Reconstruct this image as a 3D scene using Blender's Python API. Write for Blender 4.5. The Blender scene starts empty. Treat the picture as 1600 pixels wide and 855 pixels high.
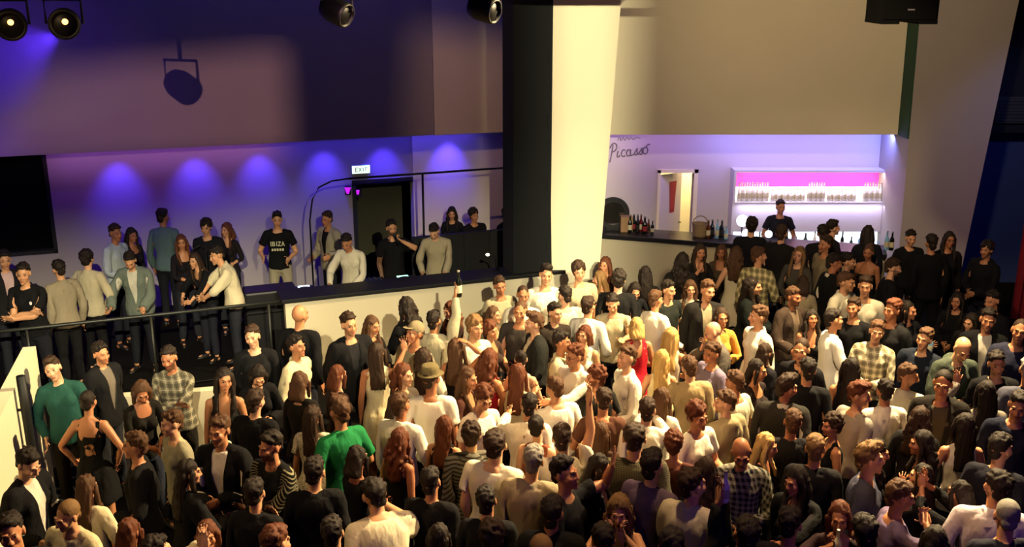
import bpy, bmesh, math, random
import numpy as np
from mathutils import Vector, Matrix
random.seed(7); RNG = np.random.default_rng(7)
SC = bpy.context.scene
COL = SC.collection
PI = math.pi
R = math.radians

# ------------------------------------------------------------------ camera model
CAM_H = 5.3; FPX = 1600.0; PITCH = math.atan(472.5/1600.0)
SP, CP = math.sin(PITCH), math.cos(PITCH)
def ray(u, v):
    a = (427.5-v)/FPX
    return Vector(((u-800)/FPX, CP+a*SP, a*CP-SP))
def at_z(u, v, z):
    d = ray(u, v); t = (z-CAM_H)/d.z
    return Vector((d.x*t, d.y*t, z))
def at_y(u, v, y):
    d = ray(u, v); t = y/d.y
    return Vector((d.x*t, y, CAM_H+d.z*t))
def at_plane(u, v, p, n):
    d = ray(u, v); o = Vector((0, 0, CAM_H))
    t = (Vector(p)-o).dot(n)/d.dot(n)
    return o+d*t

# ------------------------------------------------------------------ object helpers
def link(name, me, mat=None, parent=None):
    o = bpy.data.objects.new(name, me); COL.objects.link(o)
    if mat is not None:
        me.materials.clear(); me.materials.append(mat)
    if parent is not None: o.parent = parent
    return o
def tag(o, label=None, cat=None, group=None, kind=None):
    if label: o['label'] = label
    if cat: o['category'] = cat
    if group: o['group'] = group
    if kind: o['kind'] = kind
    return o
def empty(name, loc, rz=0.0):
    o = bpy.data.objects.new(name, None); COL.objects.link(o)
    o.location = loc; o.rotation_euler = (0, 0, rz); o.empty_display_size = .1
    return o
class MB:
    """collects shapes in one bmesh"""
    def __init__(s): s.bm = bmesh.new()
    def box(s, lo, hi, bev=0.0, mat=None):
        lo, hi = Vector(lo), Vector(hi); c = (lo+hi)/2; d = hi-lo
        r = bmesh.ops.create_cube(s.bm, size=1.0)
        vs = r['verts']
        for v in vs: v.co = Vector((v.co.x*d.x, v.co.y*d.y, v.co.z*d.z))+c
        if bev > 0:
            es = list({e for v in vs for e in v.link_edges})
            rb = bmesh.ops.bevel(s.bm, geom=es, offset=bev, segments=2, affect='EDGES', profile=.6)
            vs = list({v for f in rb['faces'] for v in f.verts} | {v for v in vs if v.is_valid})
        if mat is not None:
            for v in vs: v.co = mat @ v.co
        return s
    def prism(s, pts, off):
        """closed outline pts (Vectors, planar) pushed along off"""
        off = Vector(off)
        a = [s.bm.verts.new(p) for p in pts]; b = [s.bm.verts.new(Vector(p)+off) for p in pts]
        n = len(a)
        s.bm.faces.new(a); s.bm.faces.new(list(reversed(b)))
        for i in range(n): s.bm.faces.new((a[i], b[i], b[(i+1) % n], a[(i+1) % n]))
        return s
    def tube(s, pts, r, seg=10, cap=True):
        pts = [Vector(p) for p in pts]; rs = r if isinstance(r, (list, tuple)) else [r]*len(pts)
        rings = []
        up = Vector((0, 0, 1))
        for i, p in enumerate(pts):
            d = (pts[min(i+1, len(pts)-1)]-pts[max(i-1, 0)]).normalized()
            u = up if abs(d.dot(up)) < .95 else Vector((1, 0, 0))
            x = d.cross(u).normalized(); y = d.cross(x).normalized()
            rings.append([s.bm.verts.new(p+(x*math.cos(2*PI*k/seg)+y*math.sin(2*PI*k/seg))*rs[i]) for k in range(seg)])
        for a, b in zip(rings, rings[1:]):
            for k in range(seg): s.bm.faces.new((a[k], a[(k+1) % seg], b[(k+1) % seg], b[k]))
        if cap:
            s.bm.faces.new(list(reversed(rings[0]))); s.bm.faces.new(rings[-1])
        return s
    def lathe(s, prof, c=(0, 0, 0), seg=16, mat=None):
        c = Vector(c); rings = []
        for r, z in prof:
            rings.append([s.bm.verts.new(c+Vector((max(r, 1e-4)*math.cos(2*PI*k/seg), max(r, 1e-4)*math.sin(2*PI*k/seg), z))) for k in range(seg)])
        for a, b in zip(rings, rings[1:]):
            for k in range(seg): s.bm.faces.new((a[k], a[(k+1) % seg], b[(k+1) % seg], b[k]))
        s.bm.faces.new(list(reversed(rings[0]))); s.bm.faces.new(rings[-1])
        if mat is not None:
            for ring in rings:
                for v in ring: v.co = mat @ v.co
        return s
    def ball(s, c, r, seg=12):
        if isinstance(r, (int, float)): r = (r, r, r)
        m = Matrix.Translation(c) @ Matrix.Diagonal((r[0], r[1], r[2], 1))
        bmesh.ops.create_uvsphere(s.bm, u_segments=seg, v_segments=max(6, seg*2//3), radius=1, matrix=m)
        return s
    def loft(s, rings):
        """rings of equal point counts"""
        rr = [[s.bm.verts.new(p) for p in ring] for ring in rings]; n = len(rr[0])
        for a, b in zip(rr, rr[1:]):
            for k in range(n): s.bm.faces.new((a[k], a[(k+1) % n], b[(k+1) % n], b[k]))
        s.bm.faces.new(list(reversed(rr[0]))); s.bm.faces.new(rr[-1])
        return s
    def mesh(s, name, smooth=False):
        bmesh.ops.recalc_face_normals(s.bm, faces=s.bm.faces[:])
        me = bpy.data.meshes.new(name); s.bm.to_mesh(me); s.bm.free()
        if smooth: me.shade_smooth()
        return me
    def build(s, name, mat, parent=None, smooth=False):
        return link(name, s.mesh(name, smooth), mat, parent)

# ------------------------------------------------------------------ materials
def srgb(h):
    if isinstance(h, str):
        h = h.lstrip('#'); c = [int(h[i:i+2], 16)/255 for i in (0, 2, 4)]
    else: c = h
    return tuple(((x/12.92) if x <= .04045 else ((x+.055)/1.055)**2.4) for x in c)+(1.0,)
class NT:
    def __init__(s, name):
        s.m = bpy.data.materials.new(name); s.m.use_nodes = True; s.t = s.m.node_tree; s.t.nodes.clear()
        s.out = s.n('ShaderNodeOutputMaterial'); s.b = s.n('ShaderNodeBsdfPrincipled'); s.l(s.b.outputs[0], s.out.inputs[0])
    def n(s, t, **k):
        x = s.t.nodes.new(t)
        for a, b in k.items(): setattr(x, a, b)
        return x
    def l(s, a, b): s.t.links.new(a, b)
    def math(s, op, a, b=None, c=None):
        x = s.n('ShaderNodeMath', operation=op)
        for i, q in enumerate((a, b, c)):
            if q is None: continue
            if isinstance(q, (int, float)): x.inputs[i].default_value = q
            else: s.l(q, x.inputs[i])
        return x.outputs[0]
    def mix(s, f, a, b):
        x = s.n('ShaderNodeMix', data_type='RGBA')
        for q, i in ((f, 0), (a, 6), (b, 7)):
            if isinstance(q, (int, float)): x.inputs[i].default_value = q
            elif isinstance(q, tuple): x.inputs[i].default_value = q
            else: s.l(q, x.inputs[i])
        return x.outputs[2]
    def noise(s, vec, scale, detail=2, rough=.5):
        x = s.n('ShaderNodeTexNoise'); x.inputs['Scale'].default_value = scale; x.inputs['Detail'].default_value = detail; x.inputs['Roughness'].default_value = rough
        if vec is not None: s.l(vec, x.inputs['Vector'])
        return x.outputs[0]
    def bump(s, h, strength=.3, dist=.01):
        x = s.n('ShaderNodeBump'); x.inputs['Strength'].default_value = strength; x.inputs['Distance'].default_value = dist
        s.l(h, x.inputs['Height']); s.l(x.outputs[0], s.b.inputs['Normal'])
    def set(s, base=None, rough=None, metal=None, spec=None, sheen=None):
        if base is not None:
            if isinstance(base, tuple): s.b.inputs['Base Color'].default_value = base
            else: s.l(base, s.b.inputs['Base Color'])
        if rough is not None: s.b.inputs['Roughness'].default_value = rough
        if metal is not None: s.b.inputs['Metallic'].default_value = metal
        if spec is not None: s.b.inputs['Specular IOR Level'].default_value = spec
        return s
MATS = {}
def plain(name, col, rough=.6, metal=0.0, var=.12, scale=6.0, bump=.0, spec=.4):
    """painted / plastic / metal surface with slight procedural unevenness"""
    if name in MATS: return MATS[name]
    t = NT(name); c = srgb(col)
    tc = t.n('ShaderNodeTexCoord')
    nz = t.noise(tc.outputs['Object'], scale, 4)
    d = tuple(x*(1-var) for x in c[:3])+(1,)
    t.set(t.mix(nz, d, c), rough, metal, spec)
    if bump: t.bump(t.noise(tc.outputs['Object'], scale*8, 3), bump, .01)
    MATS[name] = t.m
    return t.m
def glow(name, col, strength):
    if name in MATS: return MATS[name]
    t = NT(name); c = srgb(col); t.set(c, .5)
    t.b.inputs['Emission Color'].default_value = c; t.b.inputs['Emission Strength'].default_value = strength
    MATS[name] = t.m
    return t.m
def glass(name, col, rough=.05, trans=.9):
    if name in MATS: return MATS[name]
    t = NT(name); t.set(srgb(col), rough); t.b.inputs['Transmission Weight'].default_value = trans; t.b.inputs['IOR'].default_value = 1.45
    MATS[name] = t.m
    return t.m

# ------------------------------------------------------------------ people: rest shapes
class Body: pass
def make_skeleton(g):
    f = g == 'f'
    B = Body(); B.g = g
    J = {}
    J['pelvis'] = (0, 0, .95); J['spine'] = (0, .005, 1.10); J['chest'] = (0, .012, 1.27); J['neck'] = (0, .02, 1.46); J['head'] = (0, .005, 1.545); J['top'] = (0, .0, 1.74)
    sx = .150 if f else .172
    for s, S in ((1, 'L'), (-1, 'R')):
        d = Vector((s*math.sin(R(45)), 0, -math.cos(R(45))))
        sh = Vector((s*sx, .012, 1.400)); el = sh+d*(.27 if f else .285); wr = el+d*(.235 if f else .25)
        J['sh'+S], J['el'+S], J['wr'+S] = sh, el, wr; J['hd'+S] = wr+d*.09
        hx = .092
        J['hip'+S] = (s*hx, 0, .92); J['kn'+S] = (s*.105, -.01, .50); J['an'+S] = (s*.11, .02, .09); J['toe'+S] = (s*.125, -.12, .03)
        fr = Vector((0, -1, 0)); n = Vector((-s*math.cos(R(45)), 0, -math.sin(R(45))))
        hs = .9 if f else 1.0
        for i, (o, L, sp) in enumerate(((.034, .070, .16), (.0115, .080, .04), (-.0115, .074, -.08), (-.033, .057, -.22))):
            p0 = wr+d*.088*hs+fr*o*hs
            dd = (d+fr*sp).normalized(); p1 = p0+(dd+n*.10).normalized()*L*.52*hs; p2 = p1+(dd+n*.32).normalized()*L*.5*hs
            J['f%da%s' % (i, S)], J['f%db%s' % (i, S)], J['f%dc%s' % (i, S)] = p0, p1, p2
        p0 = wr+d*.022*hs+fr*.028*hs+n*.006; p1 = p0+(d*.55+fr*.75+n*.25).normalized()*.044*hs; p2 = p1+(d*.9+fr*.42+n*.3).normalized()*.034*hs
        J['f4a'+S], J['f4b'+S], J['f4c'+S] = p0, p1, p2
    J = {k: Vector(v) for k, v in J.items()}
    B.J = J
    # bones: name, head joint, tail joint, parent, radius for weighting
    b = [('pelvis', 'pelvis', 'spine', None, .15), ('spine', 'spine', 'chest', 'pelvis', .14), ('chest', 'chest', 'neck', 'spine', .15), ('neck', 'neck', 'head', 'chest', .06), ('head', 'head', 'top', 'neck', .10)]
    for S in 'LR':
        b += [('uarm'+S, 'sh'+S, 'el'+S, 'chest', .055), ('farm'+S, 'el'+S, 'wr'+S, 'uarm'+S, .042), ('hand'+S, 'wr'+S, 'hd'+S, 'farm'+S, .04),
              ('thigh'+S, 'hip'+S, 'kn'+S, 'pelvis', .085), ('shin'+S, 'kn'+S, 'an'+S, 'thigh'+S, .055), ('foot'+S, 'an'+S, 'toe'+S, 'shin'+S, .05)]
        for i in range(5):
            b += [('p%d%s' % (i, S), 'f%da%s' % (i, S), 'f%db%s' % (i, S), 'hand'+S, .011), ('q%d%s' % (i, S), 'f%db%s' % (i, S), 'f%dc%s' % (i, S), 'p%d%s' % (i, S), .011)]
    B.bones = b; B.idx = {x[0]: i for i, x in enumerate(b)}
    return B
def seg_dist(P, a, b):
    a = np.array(a); b = np.array(b); d = b-a; L = d@d
    t = np.clip(((P-a)@d)/L, 0, 1)
    return np.linalg.norm(P-(a+t[:, None]*d), axis=1)
def weights(B, P, torso_only=False, long_hair=False):
    n = len(P); W = np.zeros((n, len(B.bones)), np.float32)
    if long_hair:
        t = np.clip((P[:, 2]-1.36)/.16, 0, 1); t = t*t*(3-2*t)
        W[:, B.idx['head']] = t; W[:, B.idx['chest']] = 1-t
        return W
    for i, (nm, h, t, par, r) in enumerate(B.bones):
        d = seg_dist(P, B.J[h], B.J[t])/r
        W[:, i] = np.maximum(d, .25)**-5.0
        if nm[0] in 'pq' and nm != 'pelvis': W[:, i] *= (d < 3)
        S = nm[-1]
        if S in 'LR' and nm != 'pelvis':
            sgn = 1 if S == 'L' else -1
            W[:, i] *= np.clip((P[:, 0]*sgn+.015)/.03, 0, 1)
        if nm == 'head': W[:, i] *= np.clip((P[:, 2]-1.50)/.05, 0, 1)
        if nm == 'neck': W[:, i] *= np.clip((P[:, 2]-1.42)/.05, 0, 1)
        if nm.startswith('uarm'): W[:, i] *= np.clip((np.abs(P[:, 0])-.09)/.06, 0, 1)
        if nm.startswith('thigh'): W[:, i] *= np.clip((1.0-P[:, 2])/.12, 0, 1)
        if nm in ('pelvis', 'spine', 'chest'): W[:, i] *= np.clip((P[:, 2]-.72)/.12, 0, 1)*np.clip((.34-np.abs(P[:, 0]))/.08, 0.0, 1)
    hd = P[:, 2] > 1.585
    W[hd] = 0; W[hd, B.idx['head']] = 1
    s = W.sum(1, keepdims=True); bad = s[:, 0] < 1e-9
    W[bad, B.idx['pelvis']] = 1; s[bad] = 1
    return W/s
def ellipse(z, rx, ry, oy=0, n=20, sq=2.3):
    out = []
    for k in range(n):
        a = 2*PI*k/n; c, s_ = math.cos(a), math.sin(a)
        out.append(Vector((rx*math.copysign(abs(c)**(2/sq), c), oy+ry*math.copysign(abs(s_)**(2/sq), s_), z)))
    return out
TORSO = {'m': [(.83, .15, .105, .015), (.90, .168, .118, .018), (.97, .163, .112, .010), (1.06, .150, .10, 0), (1.15, .153, .104, 0), (1.26, .172, .118, .005), (1.34, .178, .114, .012), (1.40, .155, .096, .018), (1.445, .105, .074, .02), (1.48, .062, .060, .018)],
         'f': [(.83, .155, .115, .018), (.90, .170, .125, .020), (.96, .166, .115, .012), (1.05, .130, .092, 0), (1.12, .122, .085, -.002), (1.22, .138, .092, .004), (1.31, .146, .095, .012), (1.38, .140, .085, .018), (1.43, .095, .066, .02), (1.475, .052, .052, .016)]}
def torso_shape(mb, g, off=0.0, z0=.83, z1=2.0, flare=0.0):
    T = TORSO[g]; zs = [r[0] for r in T]
    rings = [r for r in T if z0+.02 < r[0] <= z1]
    rings.insert(0, (z0,)+tuple(np.interp(z0, zs, [r[i] for r in T]) for i in (1, 2, 3)))
    mb.loft([ellipse(z, rx+off+flare*max(0, 1.15-z), ry+off+flare*max(0, 1.15-z), oy) for z, rx, ry, oy in rings])
def limb(mb, a, b, ra, rb, n=5, bulge=0.0):
    pts, rs = [], []
    for i in range(n+1):
        t = i/n; pts.append(Vector(a).lerp(Vector(b), t)); rs.append(ra+(rb-ra)*t+bulge*math.sin(PI*min(1, t*1.5)))
    mb.tube(pts, rs, 14)
    mb.ball(a, ra, 12); mb.ball(b, rb, 12)
def finish(name, mb, voxel, faces, smooth=3, disp=0.0, dscale=6.0, cut=None, stretch=(1, 1, 1), solid=0.0, seed=0):
    """one closed surface out of the overlapping shapes, then thinned"""
    me = mb.mesh(name); o = bpy.data.objects.new(name, me); COL.objects.link(o)
    m = o.modifiers.new('r', 'REMESH'); m.mode = 'VOXEL'; m.voxel_size = voxel
    if smooth:
        m = o.modifiers.new('s', 'SMOOTH'); m.iterations = smooth; m.factor = .5
    dg = bpy.context.evaluated_depsgraph_get()
    me2 = bpy.data.meshes.new_from_object(o.evaluated_get(dg))
    n = len(me2.vertices); P = np.empty(n*3, np.float32); me2.vertices.foreach_get('co', P); P = P.reshape(-1, 3)
    if disp:
        N = np.empty(n*3, np.float32); me2.vertices.foreach_get('normal', N); N = N.reshape(-1, 3)
        r = np.random.default_rng(seed+11)
        acc = np.zeros(n)
        for k in range(14):
            w = r.normal(size=3)*dscale*np.array(stretch)*(1+.6*(k % 3)); acc += np.sin(P@w*2*PI*.5+r.uniform(0, 6.28))/(1+.5*(k % 3))
        P = P+N*(acc*disp/3)[:, None]; me2.vertices.foreach_set('co', P.astype(np.float32).ravel())
    o.modifiers.clear(); o.data = me2
    if len(me2.polygons)*2 > faces:
        m = o.modifiers.new('d', 'DECIMATE'); m.ratio = faces/(len(me2.polygons)*2)
        dg = bpy.context.evaluated_depsgraph_get(); dg.update()
        me3 = bpy.data.meshes.new_from_object(o.evaluated_get(dg))
    else: me3 = me2.copy()
    bpy.data.objects.remove(o)
    if cut:
        bm = bmesh.new(); bm.from_mesh(me3)
        bmesh.ops.delete(bm, geom=[f for f in bm.faces if cut(f.calc_center_median())], context='FACES')
        bmesh.ops.delete(bm, geom=[v for v in bm.verts if not v.link_faces], context='VERTS')
        for _ in range(8):
            nw = {}
            for v in bm.verts:
                q = [e.other_vert(v).co for e in v.link_edges if e.is_boundary]
                if len(q) == 2: nw[v] = v.co*.5+(q[0]+q[1])*.25
            for v, c_ in nw.items(): v.co = c_
        bm.to_mesh(me3); bm.free()
    me3.shade_smooth(); me3.name = name
    n = len(me3.vertices); P = np.empty(n*3, np.float32); me3.vertices.foreach_get('co', P)
    a = me3.attributes.new('rest', 'FLOAT_VECTOR', 'POINT'); a.data.foreach_set('vector', P)
    return me3, P.reshape(-1, 3).astype(np.float64)
def body_shape(B):
    g = B.g; f = g == 'f'; J = B.J; mb = MB()
    torso_shape(mb, g)
    k = .86 if f else 1.0
    mb.tube([(0, .022, 1.43), (0, .012, 1.50), (0, .004, 1.58)], [.056*k+.004, .052*k, .055*k], 16)
    # head
    h = .95 if f else 1.0
    def hb(c, r): mb.ball((c[0]*h, c[1]*h, 1.64+(c[2]-1.64)*h), tuple(x*h for x in r), 20)
    hb((0, .018, 1.660), (.076, .094, .090)); hb((0, -.030, 1.605), (.060, .062, .070)); hb((0, -.05, 1.568), (.040, .045, .036)); hb((0, -.078, 1.548), (.022, .018, .018))
    for s in (1, -1):
        hb((s*.040, -.062, 1.612), (.024, .026, .026)); hb((s*.032, -.076, 1.640), (.0135, .0135, .0125)); hb((s*.079, .010, 1.632), (.010, .020, .032)); hb((s*.0125, -.098, 1.606), (.010, .010, .009))
        mb.tube([(s*.008*h, -.089*h, 1.64+.022*h), (s*.048*h, -.078*h, 1.64+.021*h)], [.011*h, .008*h], 8)
        limb(mb, (s*.035, .03, 1.47), (s*(.115 if f else .135), .018, 1.422), .030*k, .040*k, 3)
        mb.ball(J['shL' if s > 0 else 'shR'], .060*k, 14)
        if f: mb.ball((s*.068, -.085, 1.262), (.060, .058, .062), 14)
        else: mb.ball((s*.075, -.075, 1.31), (.080, .048, .065), 14)
        mb.ball((s*.070, .050, .89), (.080, .070, .085), 14)
    mb.tube([(0, -.090*h, 1.64+.018*h), (0, -.108*h, 1.64-.028*h), (0, -.106*h, 1.64-.040*h)], [.0085*h, .0135*h, .011*h], 10)
    mb.tube([(-.021*h, -.086*h, 1.64-.060*h), (0, -.094*h, 1.64-.058*h), (.021*h, -.086*h, 1.64-.060*h)], [.004*h, .0085*h, .004*h], 8)
    mb.tube([(-.017*h, -.085*h, 1.64-.071*h), (0, -.092*h, 1.64-.072*h), (.017*h, -.085*h, 1.64-.071*h)], [.004*h, .0085*h, .004*h], 8)
    for S in 'LR':
        limb(mb, J['sh'+S], J['el'+S], .053*k, .041*k, 5, .004); limb(mb, J['el'+S], J['wr'+S], .041*k, .026*k, 5, .004)
        s = 1 if S == 'L' else -1
        d = (J['wr'+S]-J['el'+S]).normalized(); fr = Vector((0, -1, 0)); n = d.cross(fr)*s
        m = Matrix.Identity(4)
        hs = .9 if f else 1.0
        for i, a in enumerate((d, fr, n)):
            for r_ in range(3): m[r_][i] = a[r_]
        m.translation = J['wr'+S]+d*.048*hs
        mb.box((-.05*hs, -.043*hs, -.0135*hs), (.045*hs, .043*hs, .0135*hs), .012*hs, m)
        for i in range(5):
            a, b, c = (J['f%d%s%s' % (i, q, S)] for q in 'abc'); r0 = (.0105 if i == 4 else .0088)*hs
            limb(mb, a, b, r0*1.08, r0, 2); limb(mb, b, c, r0, r0*.8, 2)
        limb(mb, J['hip'+S]+Vector((0, .01, 0)), J['kn'+S], .088, .056, 6, .004); limb(mb, J['kn'+S], J['an'+S], .056, .036, 6, .010)
        limb(mb, J['an'+S]+Vector((0, .02, -.05)), J['toe'+S], .040, .028, 4)
    return finish('body_'+g, mb, .0055, 6200, 2)

def sleeve(mb, J, S, off, upto, k=1.0):
    """upto: 0..1 upper arm, 1..2 forearm"""
    sh, el, wr = J['sh'+S], J['el'+S], J['wr'+S]
    mb.ball(sh, .060*k+off, 14)
    if upto <= 1:
        e = sh.lerp(el, upto); mb.tube([sh, sh.lerp(e, .5), e], [.057*k+off, .058*k+off*1.1, .056*k+off*1.7], 16)
    else:
        mb.tube([sh, sh.lerp(el, .5), el], [.057*k+off, .053*k+off*1.1, .043*k+off*1.3], 16); mb.ball(el, .043*k+off*1.3, 12)
        e = el.lerp(wr, upto-1); mb.tube([el, el.lerp(e, .4), e], [.043*k+off*1.3, .043*k+off*1.3, (.026 if upto > 1.8 else .034)*k+off*1.4], 16)
def neck_cut(front, back, w):
    return lambda c: (c.z > (front if c.y < .015 else back)) and abs(c.x) < w
def build_clothes(B):
    g = B.g; f = g == 'f'; J = B.J; k = .86 if f else 1.0; out = {}
    def bust(mb, off):
        for s in (1, -1):
            if f: mb.ball((s*.068, -.083, 1.262), (.060+off, .058+off, .062+off), 14)
            else: mb.ball((s*.075, -.075, 1.31), (.080+off*.6, .048+off, .065+off*.6), 14)
    def shoulders(mb, off):
        for s in (1, -1): limb(mb, (s*.04, .028, 1.465), (s*(.115 if f else .135), .018, 1.422), .030*k+off, .040*k+off, 3)
    def seat(mb, off):
        for s in (1, -1): mb.ball((s*.070, .050, .89), (.080+off, .070+off, .085+off), 14)
    def top(name, off, slv, hem=.90, cut=None, collar=0, bulk=0.0, hood=False, disp=.006, dsc=7.0):
        mb = MB(); torso_shape(mb, g, off, hem, 1.46, bulk); shoulders(mb, off); bust(mb, off*.8)
        if slv:
            for S in 'LR': sleeve(mb, J, S, off, slv, k)
        if collar:
            n = 18
            ri = .060*k+.004
            for a0, rr, z0, z1 in ((0, 1.0, 1.445, 1.445+collar),):
                ring = lambda r_, z, dz: [Vector((r_*1.05*math.cos(2*PI*q/n), .014+r_*math.sin(2*PI*q/n), z+dz*math.sin(2*PI*q/n))) for q in range(n)]
                mb.loft([ring(ri+.028, z0, .012), ring(ri+.020, z1, .020), ring(ri+.008, z1, .020)])
        if hood:
            mb.ball((0, .095, 1.435), (.105, .055, .075), 16); mb.ball((0, .05, 1.45), (.10, .06, .05), 16)
        out[name] = finish(name+'_'+g, mb, .011, 2600, 2, disp, dsc, cut, (1, 1, .55))
    tee_cut = neck_cut(1.452, 1.478, .075)
    top('tee', .013, .62, .88, tee_cut, 0, .05)
    top('shirt', .015, 1.97, .87, neck_cut(1.50, 1.52, .05), .045, .06)
    top('rolled', .015, 1.35, .87, neck_cut(1.50, 1.52, .05), .045, .06)
    top('polo', .013, .72, .88, neck_cut(1.50, 1.52, .05), .035, .05)
    top('jumper', .020, 1.97, .86, neck_cut(1.462, 1.49, .075), .018, .05, False, .007)
    top('hoodie', .022, 1.97, .86, neck_cut(1.50, 1.52, .05), .02, .05, True, .008)
    top('jacket', .030, 1.99, .82, lambda c: c.y < 0 and c.z > .86 and abs(c.x) < .012+.058*max(0, (c.z-1.02)/.42), .03, .05, False, .006)
    top('tank', .010, 0, .88, (lambda c: (c.z > 1.335 and (abs(c.x) > .118 or abs(c.x) < .055)) or (c.z > 1.30 and abs(c.x) > .150) or (c.z > 1.29 and c.y < 0 and abs(c.x) < .055)), 0, .04, False, .004)
    top('scoop', .011, 1.55 if f else .6, .88, (lambda c: (c.z > 1.345 and c.y < .02 and abs(c.x) < .088) or (c.z > 1.44 and abs(c.x) < .085)), 0, .04, False, .004)
    top('strapless', .010, 0, .88, (lambda c: c.z > (1.315 if c.y < 0 else 1.27)), 0, .03, False, .003)
    if f:
        def dress(name, cut, slv):
            mb = MB(); torso_shape(mb, g, .011, 1.05, 1.46); shoulders(mb, .011); bust(mb, .009)
            if slv:
                for S in 'LR': sleeve(mb, J, S, .012, slv, k)
            mb.loft([ellipse(z, rx, ry, oy) for z, rx, ry, oy in ((.62, .245, .20, .01), (.75, .220, .180, .016), (.88, .198, .160, .022), (.96, .185, .145, .016), (1.05, .145, .106, 0), (1.12, .135, .098, 0))])
            out[name] = finish(name+'_f', mb, .011, 3000, 2, .009, 6.0, cut, (1.4, 1.4, .25))
        dress('dress', (lambda c: (c.z > 1.335 and (abs(c.x) > .118 or abs(c.x) < .060)) or (c.z > 1.30 and abs(c.x) > .150) or (c.z > 1.25 and c.y > 0 and abs(c.x) < .06)), 0)
        dress('cutout', (lambda c: (c.z > 1.335 and (abs(c.x) > .118 or abs(c.x) < .055)) or (c.z > 1.30 and abs(c.x) > .150) or (c.y > .03 and abs(c.x) < .085 and (1.20 < c.z < 1.25 or 1.105 < c.z < 1.16 or c.z > 1.31))), 0)
    mb = MB(); torso_shape(mb, g, .010, .83, 1.0); seat(mb, .008)
    for S in 'LR':
        hip, kn, an = J['hip'+S], J['kn'+S], J['an'+S]
        limb(mb, hip+Vector((0, .01, 0)), kn, .099, .069, 6, .003); mb.tube([kn, kn.lerp(an, .5), an.lerp(kn, .06)], [.068, .066, .058], 16)
    out['trousers'] = finish('trousers_'+g, mb, .013, 1500, 2, .005, 6.0, None, (1, 1, .4))
    for S in 'LR':
        mb = MB(); s = 1 if S == 'L' else -1; a, t = J['an'+S], J['toe'+S]
        rings = []
        for y, w, h in ((.085, .025, .05), (.065, .036, .075), (.02, .038, .085), (-.05, .042, .065), (-.10, .044, .05), (-.145, .036, .042), (-.172, .018, .03)):
            x0 = a.x+(t.x-a.x)*max(0, (.02-y)/.15)
            rings.append([Vector((x0+w*math.cos(q), y, max(.0, h*(.5+.62*math.sin(q))))) for q in [2*PI*i/14 for i in range(14)]])
        mb.loft(rings); me = mb.mesh('shoe', True)
        P = np.empty(len(me.vertices)*3, np.float32); me.vertices.foreach_get('co', P)
        at = me.attributes.new('rest', 'FLOAT_VECTOR', 'POINT'); at.data.foreach_set('vector', P)
        out['shoe'+S] = (me, P.reshape(-1, 3).astype(np.float64))
    return out
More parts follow.
